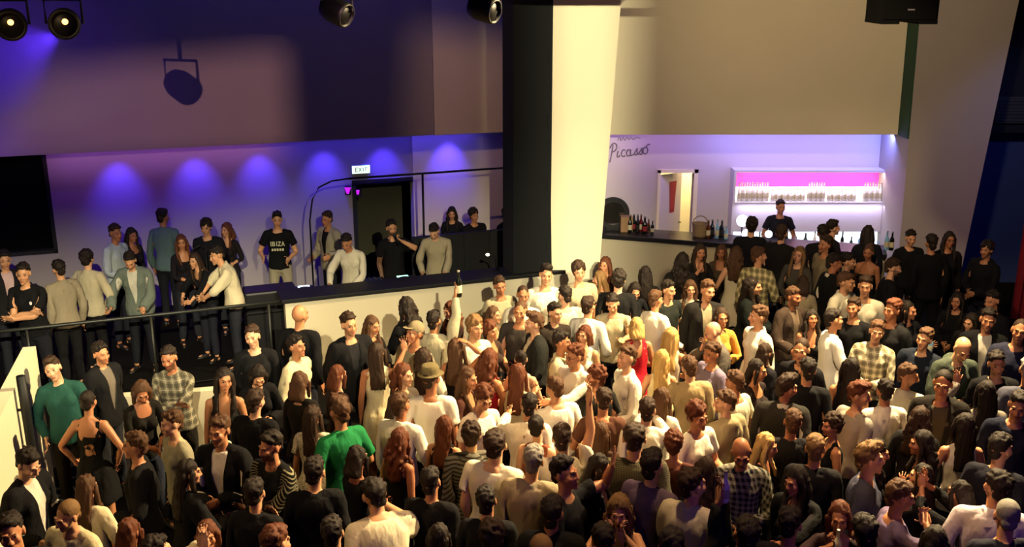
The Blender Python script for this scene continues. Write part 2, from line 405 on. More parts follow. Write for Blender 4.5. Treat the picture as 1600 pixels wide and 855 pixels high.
def build_hair():
    """all in the rest space of the head; closed solids that sit over the skull"""
    out = {}
    r = random.Random(3)
    def curls(mb, n, c, rad, size, keep):
        for _ in range(n):
            while True:
                v = Vector((r.gauss(0, 1), r.gauss(0, 1), r.gauss(0, 1))).normalized()
                p = Vector(c)+Vector((v.x*rad[0], v.y*rad[1], v.z*rad[2]))
                if keep(p): break
            mb.ball(p, size*(.7+.6*r.random()), 8)
    nape = lambda c: c.z < 1.575 and c.y < .02 or (c.y < -.055 and c.z < 1.714+.007*math.sin(c.x*170)) or (c.z < 1.675+.005*math.sin(c.z*400) and c.y < -.018) or (c.z < 1.64 and c.y < .0)
    def add(name, mb, faces=1300, disp=.004, dsc=22, cut=None, st=(1, 1, 1), vox=.007, sm=1):
        for q in range(2):
            if q == 0: bm0 = mb.bm.copy()
            m2 = MB(); m2.bm.free(); m2.bm = mb.bm if q else bm0
            out[name+str(q)] = finish('hair_'+name+str(q), m2, vox, faces, sm, disp, dsc, cut, st, 0, q*7+len(name))
    mb = MB(); mb.ball((0, .028, 1.677), (.081, .096, .084), 20); mb.ball((0, -.046, 1.733), (.052, .036, .024), 14); mb.ball((0, .076, 1.61), (.060, .036, .052), 14); curls(mb, 70, (0, .02, 1.682), (.078, .090, .080), .014, lambda p: p.z > 1.70); add('short', mb, 1500, .0045, 30, nape)
    mb = MB(); mb.ball((0, .024, 1.672), (.0795, .0945, .0845), 20); mb.ball((0, .078, 1.61), (.058, .032, .045), 14); add('buzz', mb, 900, .001, 20, nape)
    mb = MB(); mb.ball((0, .026, 1.672), (.081, .096, .086), 20); mb.ball((0, -.020, 1.738), (.062, .070, .034), 14); mb.ball((0, -.066, 1.744), (.048, .034, .034), 14); mb.ball((0, .076, 1.61), (.058, .034, .048), 14); curls(mb, 50, (0, -.01, 1.735), (.06, .075, .036), .013, lambda p: p.z > 1.73); add('quiff', mb, 1500, .0055, 28, nape)
    mb = MB(); mb.ball((0, .024, 1.676), (.082, .096, .086), 20); mb.ball((0, .06, 1.61), (.07, .05, .06), 14); curls(mb, 130, (0, .024, 1.680), (.083, .098, .088), .019, lambda p: not nape(p)); add('curly', mb, 2000, .003, 30, None)
    face = lambda c: c.y < -.040 and c.z < 1.712-abs(c.x)*.25 and abs(c.x) < .056
    # long: falls behind the shoulders
    def fall(mb, z1, w0, w1, lump=0.0):
        z = 1.66; i = 0; rings = []
        while z >= z1:
            t = (1.66-z)/(1.66-z1)
            w = w0+(w1-w0)*t+lump*math.sin(i*1.9); dp = .060-.018*t+lump*.6*math.cos(i*1.3)
            rings.append(ellipse(z, w, dp, .058+.050*min(1, t*1.6), 20, 2.2)); z -= .04; i += 1
        mb.loft(list(reversed(rings)))
    def locks(mb, z1, wob):
        for s in (1, -1):
            mb.tube([(s*.062, -.015, 1.715), (s*.084, -.012, 1.66), (s*(.090+wob), -.008, 1.60), (s*(.094-wob), -.015, 1.53), (s*(.098+wob), -.052, 1.45), (s*.095, -.095, 1.38), (s*.085, -.108, z1)], [.020, .024, .026, .026, .026, .024, .008], 10)
    mb = MB(); mb.ball((0, .022, 1.678), (.086, .100, .088), 20); fall(mb, 1.24, .092, .088); locks(mb, 1.30, 0)
    add('long', mb, 2200, .007, 24, face, (1, 1, .22))
    mb = MB(); mb.ball((0, .024, 1.680), (.090, .104, .092), 20); fall(mb, 1.26, .105, .125, .008); locks(mb, 1.30, .012)
    curls(mb, 60, (0, .09, 1.47), (.12, .06, .19), .024, lambda p: p.y > .05); add('wavy', mb, 2400, .007, 22, face, (1, 1, .35))
    mb = MB(); mb.ball((0, .024, 1.678), (.086, .100, .088), 20); fall(mb, 1.46, .092, .10)
    for s in (1, -1): mb.tube([(s*.065, -.015, 1.71), (s*.086, -.015, 1.65), (s*.090, -.012, 1.58), (s*.088, -.015, 1.50)], [.02, .026, .026, .012], 10)
    add('bob', mb, 1600, .006, 24, face, (1, 1, .25))
    mb = MB(); mb.ball((0, .024, 1.674), (.081, .096, .086), 20); mb.ball((0, .105, 1.715), (.046, .042, .044), 14); mb.ball((0, .07, 1.62), (.06, .04, .05), 12); add('bun', mb, 1300, .003, 26, nape)
    mb = MB(); mb.ball((0, .024, 1.674), (.081, .096, .086), 20); mb.tube([(0, .10, 1.70), (0, .150, 1.69), (0, .165, 1.60), (0, .150, 1.48), (0, .14, 1.40)], [.022, .030, .032, .026, .006], 10); mb.ball((0, .07, 1.62), (.06, .04, .05), 12); add('pony', mb, 1400, .003, 26, nape)
    # hats
    mb = MB(); mb.lathe([(.088, 1.690), (.092, 1.705), (.090, 1.745), (.078, 1.770), (.04, 1.778), (.001, 1.779)], (0, .012, 0), 24)
    mb.lathe([(.001, 1.686), (.128, 1.680), (.132, 1.686), (.128, 1.691), (.001, 1.700)], (0, .006, 0), 28); out['hat0'] = out['hat1'] = finish('hat', mb, .006, 1500, 1)
    mb = MB(); mb.ball((0, .016, 1.690), (.088, .102, .085), 20); mb.loft([[Vector((x, y, 1.700+.006*q-.09*x*x*10*.3)) for x, y in [(.075*math.cos(a), -.075-.085*math.sin(a)) for a in [PI*i/11 for i in range(12)]]] for q in (0, 1)]); out['cap0'] = out['cap1'] = finish('cap', mb, .006, 1200, 1, 0, 1, lambda c: c.z < 1.690 and c.y > -.07 and c.z < 1.64 or (c.z < 1.685 and c.y < -.03))
    return out
# ------------------------------------------------------------------ posing
def pose_bones(B, sp):
    J = B.J; M = {}; dirs = {}
    def rot_about(par, joint, rot):
        P = M[par] if par else Matrix.Identity(4)
        j = J[joint]
        return P @ Matrix.Translation(j) @ rot.to_4x4() @ Matrix.Translation(-j)
    ex = lambda ax, d: Matrix.Rotation(R(d), 3, ax)
    lean, side, tw = sp.get('lean', 0), sp.get('side', 0), sp.get('twist', 0)
    M['pelvis'] = Matrix.Identity(4)
    M['spine'] = rot_about('pelvis', 'spine', ex('Z', tw*.4) @ ex('X', lean*.55) @ ex('Y', side*.5))
    M['chest'] = rot_about('spine', 'chest', ex('Z', tw*.6) @ ex('X', lean*.45) @ ex('Y', side*.5))
    hy, hp, hr = sp.get('hyaw', 0), sp.get('hpitch', 0), sp.get('hroll', 0)
    M['neck'] = rot_about('chest', 'neck', ex('Z', hy*.35) @ ex('X', hp*.4-lean*.25) @ ex('Y', hr*.4))
    M['head'] = rot_about('neck', 'head', ex('Z', hy*.65) @ ex('X', hp*.6-lean*.25) @ ex('Y', hr*.6))
    def aim(bone, par, h, t, target):
        rest = (J[t]-J[h]).normalized(); loc = M[par].to_3x3().inverted() @ target.normalized()
        M[bone] = rot_about(par, h, rest.rotation_difference(loc).to_matrix())
    for S, s in (('L', 1), ('R', -1)):
        tgt, pole, curl, hdir = sp['arm'+S]
        sh = M['chest'] @ J['sh'+S]; T = Vector(tgt)
        L1 = (J['el'+S]-J['sh'+S]).length; L2 = (J['wr'+S]-J['el'+S]).length
        d = T-sh; D = min(max(d.length, abs(L1-L2)+.05), (L1+L2)*.985); dn = d.normalized()
        a = math.acos(max(-1, min(1, (L1*L1+D*D-L2*L2)/(2*L1*D))))
        pl = Vector(pole); pl = pl-dn*pl.dot(dn)
        if pl.length < 1e-3: pl = Vector((s*.3, .6, -.6))-dn*Vector((s*.3, .6, -.6)).dot(dn)
        pl.normalize()
        el = sh+dn*(L1*math.cos(a))+pl*(L1*math.sin(a)); wr = sh+dn*D
        aim('uarm'+S, 'chest', 'sh'+S, 'el'+S, el-sh); aim('farm'+S, 'uarm'+S, 'el'+S, 'wr'+S, wr-el)
        if hdir is not None: aim('hand'+S, 'farm'+S, 'wr'+S, 'hd'+S, Vector(hdir))
        else: M['hand'+S] = M['farm'+S].copy()
        fr = Vector((0, -1, 0))
        for i in range(5):
            c = curl if i < 4 else curl*.5
            ax = fr if i < 4 else (J['f4b'+S]-J['f4a'+S]).normalized().cross(Vector((-s, 0, -1))).normalized()
            # fingers bend about the knuckle line towards the palm
            sg = 1 if (i == 4) else s
            M['p%d%s' % (i, S)] = rot_about('hand'+S, 'f%da%s' % (i, S), Matrix.Rotation(R(c)*sg*(1 if i < 4 else .6), 3, ax))
            M['q%d%s' % (i, S)] = rot_about('p%d%s' % (i, S), 'f%db%s' % (i, S), Matrix.Rotation(R(c*1.1)*sg*(1 if i < 4 else .6), 3, ax))
        lg = sp.get('leg'+S)
        if lg is None: lg = ((s*sp.get('stance', .03), -.01*s, -1), (s*sp.get('stance', .03), .02, -1))
        aim('thigh'+S, 'pelvis', 'hip'+S, 'kn'+S, Vector(lg[0])); aim('shin'+S, 'thigh'+S, 'kn'+S, 'an'+S, Vector(lg[1]))
        M['foot'+S] = M['shin'+S] @ Matrix.Identity(4)
        j = M['shin'+S] @ J['an'+S]
        M['foot'+S] = Matrix.Translation(j) @ Matrix.Rotation(R(s*sp.get('splay', 8)), 4, 'Z') @ Matrix.Translation(-J['an'+S])
    return M
def skin(P, W, B, M):
    A = np.array([[list(r) for r in M[b[0]]] for b in B.bones])       # nb x 4 x 4
    Ph = np.concatenate([P, np.ones((len(P), 1))], 1)
    T = np.einsum('vb,bij->vij', W, A)
    return np.einsum('vij,vj->vi', T, Ph)[:, :3]

# arm presets in the body frame (x>0 is the person's left): wrist target, elbow pole, finger curl, hand direction; mirrored for the right arm
def arm(name, s, r):
    j = lambda a: r.uniform(-a, a)
    out = {
        'down':   ((.225+j(.02), -.03+j(.05), .895), (.28, 1, 0), 22, None),
        'bent':   ((.20+j(.04), -.24+j(.05), 1.06+j(.05)), (.5, .7, -.4), 40, None),
        'front':  ((.06+j(.02), -.26+j(.03), 1.10+j(.05)), (.8, .4, -.4), 35, None),
        'cross':  ((-.12, -.235-.02*s, 1.14+.02*s), (1, -.1, -.5), 20, (-1, -.1, .12)),
        'drink':  ((.11+j(.04), -.29+j(.03), 1.24+j(.06)), (.8, .3, -.6), 55, (-.45, -.55, .55)),
        'sip':    ((.085, -.20, 1.47), (.9, -.1, -.5), 60, (-.75, .05, .55)),
        'chin':   ((.06, -.185, 1.42), (.7, -.2, -.7), 50, (-.3, .1, 1)),
        'rail':   ((.22+j(.05), -.40, 1.02), (.8, .5, 0), 55, (0, -.8, -.3)),
        'lean':   ((.10+j(.05), -.42, 1.05), (1, .2, .1), 40, (-.9, -.4, -.2)),
        'desk':   ((.20+j(.06), -.44+j(.04), 1.03), (.8, .5, 0), 30, (0, -1, -.25)),
        'up':     ((.27+j(.05), -.12+j(.05), 1.93), (.8, -.3, 0), 14, (.05, -.1, 1)),
        'upfist': ((.24+j(.04), -.16, 1.90), (.8, -.3, 0), 75, (-.1, -.1, 1)),
        'wave':   ((.30, -.25, 1.62), (.8, .1, -.7), 10, (.1, -.1, 1)),
        'clap':   ((.045, -.33, 1.60), (.8, .2, -.6), 10, (-.10, -.15, 1)),
        'face':   ((.075, -.19, 1.50), (.8, -.2, -.7), 50, (-.35, .05, .8)),
        'reach':  ((.14+j(.05), -.50, 1.36+j(.08)), (.7, .3, -.6), 18, None),
        'around': ((.42, -.18, 1.40), (.5, .7, -.3), 25, (.9, -.3, -.2)),
        'hip':    ((.235, -.03, .99), (1, .45, 0), 45, (-.5, -.5, -.6)),
        'pocket': ((.215, -.07, .93), (.8, .7, 0), 30, (-.1, -.3, -1)),
        'back':   ((.16, .19, 1.00), (.9, .5, 0), 30, (-.8, .2, -.2)),
        'head':   ((.13, .0, 1.72), (1, -.1, .3), 40, (-.8, .3, .3)),
    }[name]
    (x, y, z), (px, py, pz), c, h = out
    return ((x*s, y, z), (px*s, py, pz), c, None if h is None else (h[0]*s, h[1], h[2]))
POSES = {  # left arm, right arm, spine lean
    'stand': ('down', 'down', 2), 'hands': ('front', 'front', 4), 'cross': ('cross', 'cross', 4), 'drinkL': ('drink', 'down', 2), 'drinkR': ('down', 'drink', 2),
    'sipR': ('down', 'sip', 0), 'sipL': ('sip', 'down', 0), 'chin': ('front', 'chin', 3), 'rail': ('rail', 'rail', 18), 'lean': ('lean', 'lean', 24), 'desk': ('desk', 'desk', 20),
    'upR': ('bent', 'up', 0), 'upL': ('up', 'bent', 0), 'fistR': ('bent', 'upfist', 0), 'waveR': ('bent', 'wave', 0), 'waveL': ('wave', 'bent', 0), 'clap': ('clap', 'clap', 0), 'face': ('face', 'face', 4),
    'reachR': ('down', 'reach', 6), 'reachL': ('reach', 'down', 6), 'reach2': ('reach', 'reach', 6), 'aroundL': ('around', 'down', 3), 'aroundR': ('down', 'around', 3), 'hips': ('hip', 'hip', 0),
    'pocket': ('pocket', 'pocket', 2), 'bentL': ('bent', 'down', 3), 'bentR': ('down', 'bent', 3), 'bent2': ('bent', 'bent', 4), 'back': ('back', 'back', 0), 'headR': ('bent', 'head', 0), 'headL': ('head', 'bent', 0), 'bow': ('down', 'down', 42), 'lookdown': ('front', 'front', 10),
}
# ------------------------------------------------------------------ people: materials
HAIRC = {'k': '241b15', 'd': '38271b', 'b': '553a26', 'r': '633620', 'g': '80603a', 'y': 'c9a464', 'w': 'a8a098', 's': '8e887e'}
SKINC = {0: 'cf9a72', 1: 'bf855e', 2: 'ad7350', 3: 'dba884', 4: '8f5f40'}
def skin_mat(tone, hair, beard, glasses=False):
    key = 'skin%d%s%d' % (tone, hair, beard)
    if key in MATS: return MATS[key]
    t = NT(key); c = srgb(SKINC[tone]); hc = srgb(HAIRC[hair])
    a = t.n('ShaderNodeAttribute', attribute_name='rest'); s = t.n('ShaderNodeSeparateXYZ'); t.l(a.outputs['Vector'], s.inputs[0])
    x, y, z = s.outputs
    ax = t.math('ABSOLUTE', x)
    nz = t.noise(a.outputs['Vector'], 14, 3)
    col = t.mix(t.math('MULTIPLY', nz, .35), c, (c[0]*.80, c[1]*.62, c[2]*.55, 1))
    front = t.math('LESS_THAN', y, -.060)
    def blob(cx, cz, rx, rz, soft=.25, absx=True):
        dx = t.math('DIVIDE', t.math('SUBTRACT', ax if absx else x, cx), rx); dz = t.math('DIVIDE', t.math('SUBTRACT', z, cz), rz)
        d = t.math('ADD', t.math('MULTIPLY', dx, dx), t.math('MULTIPLY', dz, dz))
        m = t.n('ShaderNodeMapRange'); m.inputs[1].default_value = 1+soft; m.inputs[2].default_value = 1-soft; t.l(d, m.inputs[0])
        return t.math('MULTIPLY', m.outputs[0], front)
    # cheeks, lips, eyes, brows
    col = t.mix(t.math('MULTIPLY', blob(.040, 1.612, .028, .024, .9), .30), col, srgb('c06a50'))
    if beard:
        m1 = t.n('ShaderNodeMapRange'); m1.inputs[1].default_value = 1.606; m1.inputs[2].default_value = 1.590; t.l(z, m1.inputs[0])
        side = t.math('MULTIPLY', t.math('GREATER_THAN', ax, .046), t.math('MULTIPLY', t.math('LESS_THAN', z, 1.625), t.math('LESS_THAN', y, -.005)))
        low = t.math('MULTIPLY', t.math('MULTIPLY', m1.outputs[0], t.math('GREATER_THAN', z, 1.525)), t.math('LESS_THAN', y, -.012))
        col = t.mix(t.math('MULTIPLY', t.math('MAXIMUM', low, side), (.30, .75)[beard-1]), col, hc)
    col = t.mix(t.math('MULTIPLY', blob(0, 1.574, .023, .0095, .3), .75), col, srgb('9a4a42'))
    col = t.mix(blob(0, 1.5745, .020, .0012, .4), col, srgb('40201c'))
    col = t.mix(blob(.032, 1.640, .0128, .0052), col, srgb('9a9084'))
    col = t.mix(blob(.032, 1.640, .0068, .0062), col, srgb('1a120c'))
    col = t.mix(blob(.032, 1.6470, .0165, .0022, .4), col, srgb('2a1a14'))
    col = t.mix(t.math('MULTIPLY', blob(.033, 1.6615, .0185, .0042, .4), .85), col, hc)
    t.set(col, .48, 0, .4)
    t.b.inputs['Subsurface Weight'].default_value = .0
    t.bump(t.noise(a.outputs['Vector'], 160, 3), .06, .004)
    MATS[key] = t.m
    return t.m
def hair_mat(code):
    key = 'hair_'+code
    if key in MATS: return MATS[key]
    t = NT(key); c = srgb(HAIRC[code])
    a = t.n('ShaderNodeAttribute', attribute_name='rest'); mp = t.n('ShaderNodeMapping'); mp.inputs['Scale'].default_value = (1, 1, .10); t.l(a.outputs['Vector'], mp.inputs[0])
    nz = t.noise(mp.outputs[0], 150, 4, .6); n2 = t.noise(mp.outputs[0], 40, 2)
    col = t.mix(nz, tuple(q*.55 for q in c[:3])+(1,), tuple(min(1, q*1.35) for q in c[:3])+(1,))
    col = t.mix(t.math('MULTIPLY', n2, .5), col, tuple(q*.7 for q in c[:3])+(1,))
    t.set(col, .6, 0, .25); t.bump(nz, .7, .008)
    MATS[key] = t.m
    return t.m
def cloth_mat(col, pat=''):
    key = 'cloth_%s_%s' % (col, pat)
    if key in MATS: return MATS[key]
    t = NT(key); c = srgb(col)
    a = t.n('ShaderNodeAttribute', attribute_name='rest'); v = a.outputs['Vector']
    s = t.n('ShaderNodeSeparateXYZ'); t.l(v, s.inputs[0]); x, y, z = s.outputs
    n1 = t.noise(v, 3.5, 2); base = t.mix(t.math('MULTIPLY', n1, .3), c, tuple(q*.75 for q in c[:3])+(1,))
    dk = tuple(q*.18 for q in c[:3])+(1,); lt = tuple(min(1, q*2.2+.05) for q in c[:3])+(1,)
    def band(q, per, w, ph=0.0):
        f = t.math('FRACT', t.math('ADD', t.math('MULTIPLY', q, 1/per), ph+10)); return t.math('LESS_THAN', f, w)
    if pat == 'plaid':
        sx = t.math('ADD', x, t.math('MULTIPLY', y, .6))
        b1, b2 = band(sx, .085, .45), band(z, .085, .45)
        base = t.mix(t.math('MULTIPLY', b1, .62), base, dk); base = t.mix(t.math('MULTIPLY', b2, .62), base, dk)
        base = t.mix(t.math('MULTIPLY', t.math('MAXIMUM', band(sx, .085, .06, .3), band(z, .085, .06, .3)), .6), base, lt)
    elif pat == 'check':
        sx = t.math('ADD', x, t.math('MULTIPLY', y, .7)); b1, b2 = band(sx, .05, .5), band(z, .05, .5)
        f = t.math('ADD', b1, b2); base = t.mix(t.math('MULTIPLY', f, .48), base, srgb('0c0c0c'))
    elif pat == 'stripe':
        base = t.mix(band(z, .035, .42), base, dk)
    elif pat == 'yoke':     # dark jumper with thin pale stripes over the shoulders
        m = t.math('GREATER_THAN', t.math('ABSOLUTE', x), .135)
        base = t.mix(t.math('MULTIPLY', t.math('MULTIPLY', m, t.math('GREATER_THAN', z, 1.24)), band(z, .024, .34)), base, srgb('8f8a6a'))
    elif pat == 'print':
        base = t.mix(t.math('GREATER_THAN', t.noise(v, 26, 3, .6), .54), base, dk)
    elif pat == 'tweed':
        base = t.mix(t.math('GREATER_THAN', t.math('ADD', t.math('SINE', t.math('MULTIPLY', x, 520)), t.math('SINE', t.math('MULTIPLY', z, 520))), .2), base, dk)
    elif pat == 'lace':
        base = t.mix(t.math('GREATER_THAN', t.noise(v, 60, 2, .5), .56), base, tuple(q*.45 for q in c[:3])+(1,))
    t.set(base, .88, 0, .2)
    fold = t.n('ShaderNodeMapping'); fold.inputs['Scale'].default_value = (1, 1, .5); t.l(v, fold.inputs[0])
    h = t.math('ADD', t.noise(fold.outputs[0], 14, 2), t.math('MULTIPLY', t.noise(v, 220, 2), .08))
    t.bump(h, .55, .03)
    MATS[key] = t.m
    return t.m

# ------------------------------------------------------------------ people: one person
LIB = {}
def init_people():
    for g in 'mf':
        B = make_skeleton(g); LIB[g] = B
        B.body = body_shape(B); B.clothes = build_clothes(B)
        B.W = {'body': weights(B, B.body[1])}
        for k, (me, P) in B.clothes.items(): B.W[k] = weights(B, P)
    LIB['hair'] = build_hair()
    LIB['hairW'] = {k: {g: weights(LIB[g], P, long_hair=True) if k[:-1] in ('long', 'wavy', 'bob', 'pony') else None for g in 'mf'} for k, (me, P) in LIB['hair'].items()}
SLEEVE = {'tee': .62, 'shirt': 1.97, 'rolled': 1.35, 'polo': .72, 'jumper': 1.97, 'hoodie': 1.97, 'jacket': 1.97}
COVER = {}
def body_under(g, tops):
    """rest body drawn in a little where clothes cover it"""
    key = (g,)+tuple(sorted(tops))
    if key in COVER: return COVER[key]
    B = LIB[g]; me, P = B.body; J = B.J; n = len(P); N = np.empty(n*3, np.float32); me.vertices.foreach_get('normal', N); N = N.reshape(-1, 3)
    W = B.W['body']; ar = np.zeros(n); m = np.zeros(n); sl = max([SLEEVE.get(t, 0) for t in tops]+[0])
    if 'scoop' in tops: sl = max(sl, 1.55 if g == 'f' else .6)
    for S in 'LR':
        sh, el, wr = (np.array(J[k+S]) for k in ('sh', 'el', 'wr'))
        d = (wr-sh)/np.linalg.norm(wr-sh); L1 = np.linalg.norm(el-sh); L2 = np.linalg.norm(wr-el)
        q = (P-sh)@d; t = np.where(q < L1, q/L1, 1+(q-L1)/L2)
        on = W[:, [B.idx['uarm'+S], B.idx['farm'+S], B.idx['hand'+S]]].sum(1) > .35
        if sl: m = np.maximum(m, on*np.clip((sl-.10-t)/.08, 0, 1))
        ar = np.maximum(ar, on)
    tor = (ar < .5) & (P[:, 2] < 1.6)
    if SLEEVE.keys() & set(tops): top = 1.42
    else: top = 1.20
    z = P[:, 2]; mt = np.clip((top-z)/.03, 0, 1)*np.clip((z-.93)/.02, 0, 1)
    if 'cutout' in tops: mt = mt*(P[:, 1] < 0)
    if 'dress' in tops: mt = mt*np.clip((z-.70)/.02, 0, 1)
    m = np.maximum(m, tor*mt)
    if 'trousers' in tops: m = np.maximum(m, np.clip((.92-z)/.02, 0, 1)*np.clip((z-.15)/.03, 0, 1)*(ar < .5))
    COVER[key] = P-N*(m*.014)[:, None]
    return COVER[key]
def posed_mesh(src, co, name):
    me = src.copy(); me.name = name
    me.vertices.foreach_set('co', co.astype(np.float32).ravel()); me.update()
    return me
PARTNAME = {'tee': 'tshirt', 'shirt': 'shirt', 'rolled': 'shirt', 'polo': 'polo_shirt', 'jumper': 'jumper', 'hoodie': 'hoodie', 'jacket': 'jacket', 'tank': 'sleeveless_top', 'scoop': 'top', 'strapless': 'strapless_top', 'dress': 'dress', 'cutout': 'dress', 'trousers': 'trousers'}
FITTED = {'short', 'buzz', 'quiff', 'curly', 'bun', 'pony', 'long', 'wavy', 'bob', 'hat', 'cap'}
def head_point(B, M, p=(0, -.01, 1.645)): return M['head'] @ Vector(p)
def make_spec(p, r):
    a, b, lean = POSES[p['pose']]
    sp = {'armL': arm(a, 1, r), 'armR': arm(b, -1, r), 'lean': lean+r.uniform(-1, 2), 'side': p.get('side', r.uniform(-3, 3)), 'hyaw': p.get('hyaw', 0), 'hpitch': p.get('hpitch', r.uniform(-4, 8)), 'hroll': p.get('hroll', r.uniform(-5, 5)), 'stance': r.uniform(.02, .07)}
    if p['pose'] == 'cross':
        sp['armR'] = ((.10, -.21, 1.20), (-1, -.1, -.5), 20, (1, -.1, .15))
        sp['armL'] = ((-.11, -.25, 1.14), (1, -.1, -.5), 20, (-1, 0, .1))
    return sp
def make_person(p):
    """p: root position, scale, yaw of the body and everything worn"""
    B = LIB[p['g']]; M = p['M']; s = p['s']
    me = posed_mesh(B.body[0], skin(body_under(p['g'], [w[0] for w in p['wear']]), B.W['body'], B, M), 'person')
    o = link('person', me, skin_mat(p['tone'], p['hc'], p['beard']))
    o.location = p['loc']; o.rotation_euler = (0, 0, R(p['byaw'])); o.scale = (s*p.get('wide', 1), s*p.get('wide', 1), s)
    tag(o, p['label'], 'person')
    if p.get('group'): o['group'] = p['group']
    def wear(k, mat, nm=None):
        src, P = B.clothes[k]
        return link(nm or PARTNAME[k], posed_mesh(src, skin(P, B.W[k], B, M), k), mat, o)
    for k, c, pat in p['wear']: wear(k, cloth_mat(c, pat))
    sm = plain('shoe_leather', '1a1714', .5)
    for S in 'LR': wear('shoe'+S, sm, 'shoe')
    if p['hair']:
        k = p['hair']+str(p['hv']); src, P = LIB['hair'][k]; W = LIB['hairW'][k][p['g']]
        if p['g'] == 'f': P = P*np.array([.96, .96, 1])+np.array([0, 0, -.006])
        if W is None:
            A = np.array([list(q) for q in M['head']]); co = P@A[:3, :3].T+A[:3, 3]
        else: co = skin(P, W, B, M)
        nm = {'hat': 'hat', 'cap': 'cap'}.get(p['hair'], 'hair')
        link(nm, posed_mesh(src, co, nm), cloth_mat(p['hatc']) if p['hair'] in ('hat', 'cap') else hair_mat(p['hc']), o)
        if p['hair'] in ('hat', 'cap'):
            src, P = LIB['hair']['buzz0']; A = np.array([list(q) for q in M['head']])
            P = P*np.array([.97, .97, .97])+np.array([0, .001, .045]); link('hair', posed_mesh(src, P@A[:3, :3].T+A[:3, 3], 'hair'), hair_mat(p['hc']), o)
    if p.get('glasses'):
        mb = MB(); h = .95 if p['g'] == 'f' else 1
        for q in (1, -1):
            pts = [(q*.033*h+.021*math.cos(i*PI/6), -.098*h, 1.64+.016*math.sin(i*PI/6)) for i in range(13)]
            mb.tube(pts, .0026, 6, False); mb.tube([(q*.052*h, -.096*h, 1.645), (q*.083*h, -.06*h, 1.648), (q*.085*h, .01, 1.645)], .0022, 6)
        mb.tube([(-.012, -.099*h, 1.645), (.012, -.099*h, 1.645)], .0024, 6)
        g = mb.build('glasses', plain('black_frame', '0c0c0c', .3), o); 
        g.data.transform(M['head'])
    return o
def hand_world(p, S, fwd=.085):
    B = LIB[p['g']]; M = p['M']; J = B.J
    d = (J['hd'+S]-J['wr'+S]).normalized(); s = 1 if S == 'L' else -1
    q = M['hand'+S] @ (J['wr'+S]+d*fwd+Vector((-s*.7, 0, -.7))*.035)
    m = Matrix.Translation(p['loc']) @ Matrix.Rotation(R(p['byaw']), 4, 'Z') @ Matrix.Diagonal((p['s']*p.get('wide', 1), p['s']*p.get('wide', 1), p['s'], 1))
    return m @ q
# ------------------------------------------------------------------ camera, render look
cd = bpy.data.cameras.new('camera'); cam = bpy.data.objects.new('camera', cd); COL.objects.link(cam)
cam.location = (0, 0, CAM_H); cam.rotation_euler = (PI/2-PITCH, 0, 0)
cd.sensor_width = 36; cd.lens = 36*FPX/1600; cd.clip_start = .05; SC.camera = cam
SC.view_settings.view_transform = 'Standard'; SC.view_settings.look = 'None'; SC.view_settings.gamma = 1; SC.view_settings.exposure = 0
SC.view_settings.use_curve_mapping = False
SC.cycles.use_denoising = True; SC.cycles.max_bounces = 5; SC.cycles.diffuse_bounces = 1; SC.cycles.sample_clamp_indirect = 4
SC.cycles.volume_bounces = 0
W = bpy.data.worlds.new('world'); SC.world = W; W.use_nodes = True
W.node_tree.nodes['Background'].inputs[0].default_value = (.010, .010, .030, 1); W.node_tree.nodes['Background'].inputs[1].default_value = .35

def sub(o, part):
    """a sub-part: part itself rests at the world origin"""
    o.parent = part; o.matrix_parent_inverse = Matrix.Identity(4); return o
def struct(o): return tag(o, kind='structure')
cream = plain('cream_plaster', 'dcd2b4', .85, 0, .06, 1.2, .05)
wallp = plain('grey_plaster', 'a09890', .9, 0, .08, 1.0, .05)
slate = plain('slate_plaster', '56586a', .9, 0, .10, 1.0, .05)
black = plain('black_paint', '0b0d0e', .6, 0, .2, 3)
black_cloth = plain('black_drape', '0a0e10', .95, 0, .3, 5)
dark = plain('dark_floor', '100e0d', .9, 0, .3, 4, 0, .1)
steel = plain('brushed_steel', '3c3e3b', .45, .7, .15, 20)
blackmetal = plain('black_metal', '101012', .4, .6, .2, 20)
navy = plain('navy_plaster', '2a3a6a', .9, 0, .1, 1)

ANG = R(20.5)
E = Vector((math.cos(ANG), math.sin(ANG), 0)); NF = Vector((math.sin(ANG), -math.cos(ANG), 0))     # along the stage front, and out of it
F0 = Vector((-2.97, 12.96, 0))
def stg(t, back=0.0, z=0.0): return F0+E*t-NF*back+Vector((0, 0, z))
def stg_u(u, back=0.0):
    """t along the stage direction where pixel column u (taken level with the horizon of the floor plane) falls, for a line set back"""
    p = stg(0, back); k = (u-800)/FPX
    # depth along view at mid height: x = k*depth
    lo, hi = -12, 12
    for _ in range(40):
        m = (lo+hi)/2; q = p+E*m; dep = q.y*CP+(CAM_H-1.5)*SP
        if q.x-k*dep > 0: hi = m
        else: lo = m
    return lo
EM = Matrix(((E.x, -NF.x, 0, 0), (E.y, -NF.y, 0, 0), (0, 0, 1, 0), (0, 0, 0, 1)))                 # local x along the stage, y towards its back
def stage_box(mb, t0, t1, b0, b1, z0, z1, bev=0.0):
    return mb.box((t0, b0, z0), (t1, b1, z1), bev, Matrix.Translation(F0) @ EM)

# floor, ceiling, outer walls
mb = MB(); mb.box((-9.5, -3, -.2), (11, 22, 0)); struct(mb.build('floor', dark))
mb = MB(); mb.box((-9.5, -3, 7.0), (11, 22, 7.2)); struct(mb.build('ceiling', black))
mb = MB(); mb.box((-9.7, -3, 0), (-9.5, 22, 7)); struct(mb.build('wall_left', slate))
mb = MB(); mb.box((11, -3, 0), (11.2, 22, 7)); struct(mb.build('wall_right', black))
mb = MB(); mb.box((-9.5, -3.2, 0), (11, -3, 7)); struct(mb.build('wall_front', black))
mb = MB(); mb.box((-9.5, 22, 0), (11, 22.2, 7)); struct(mb.build('wall_rear', black))

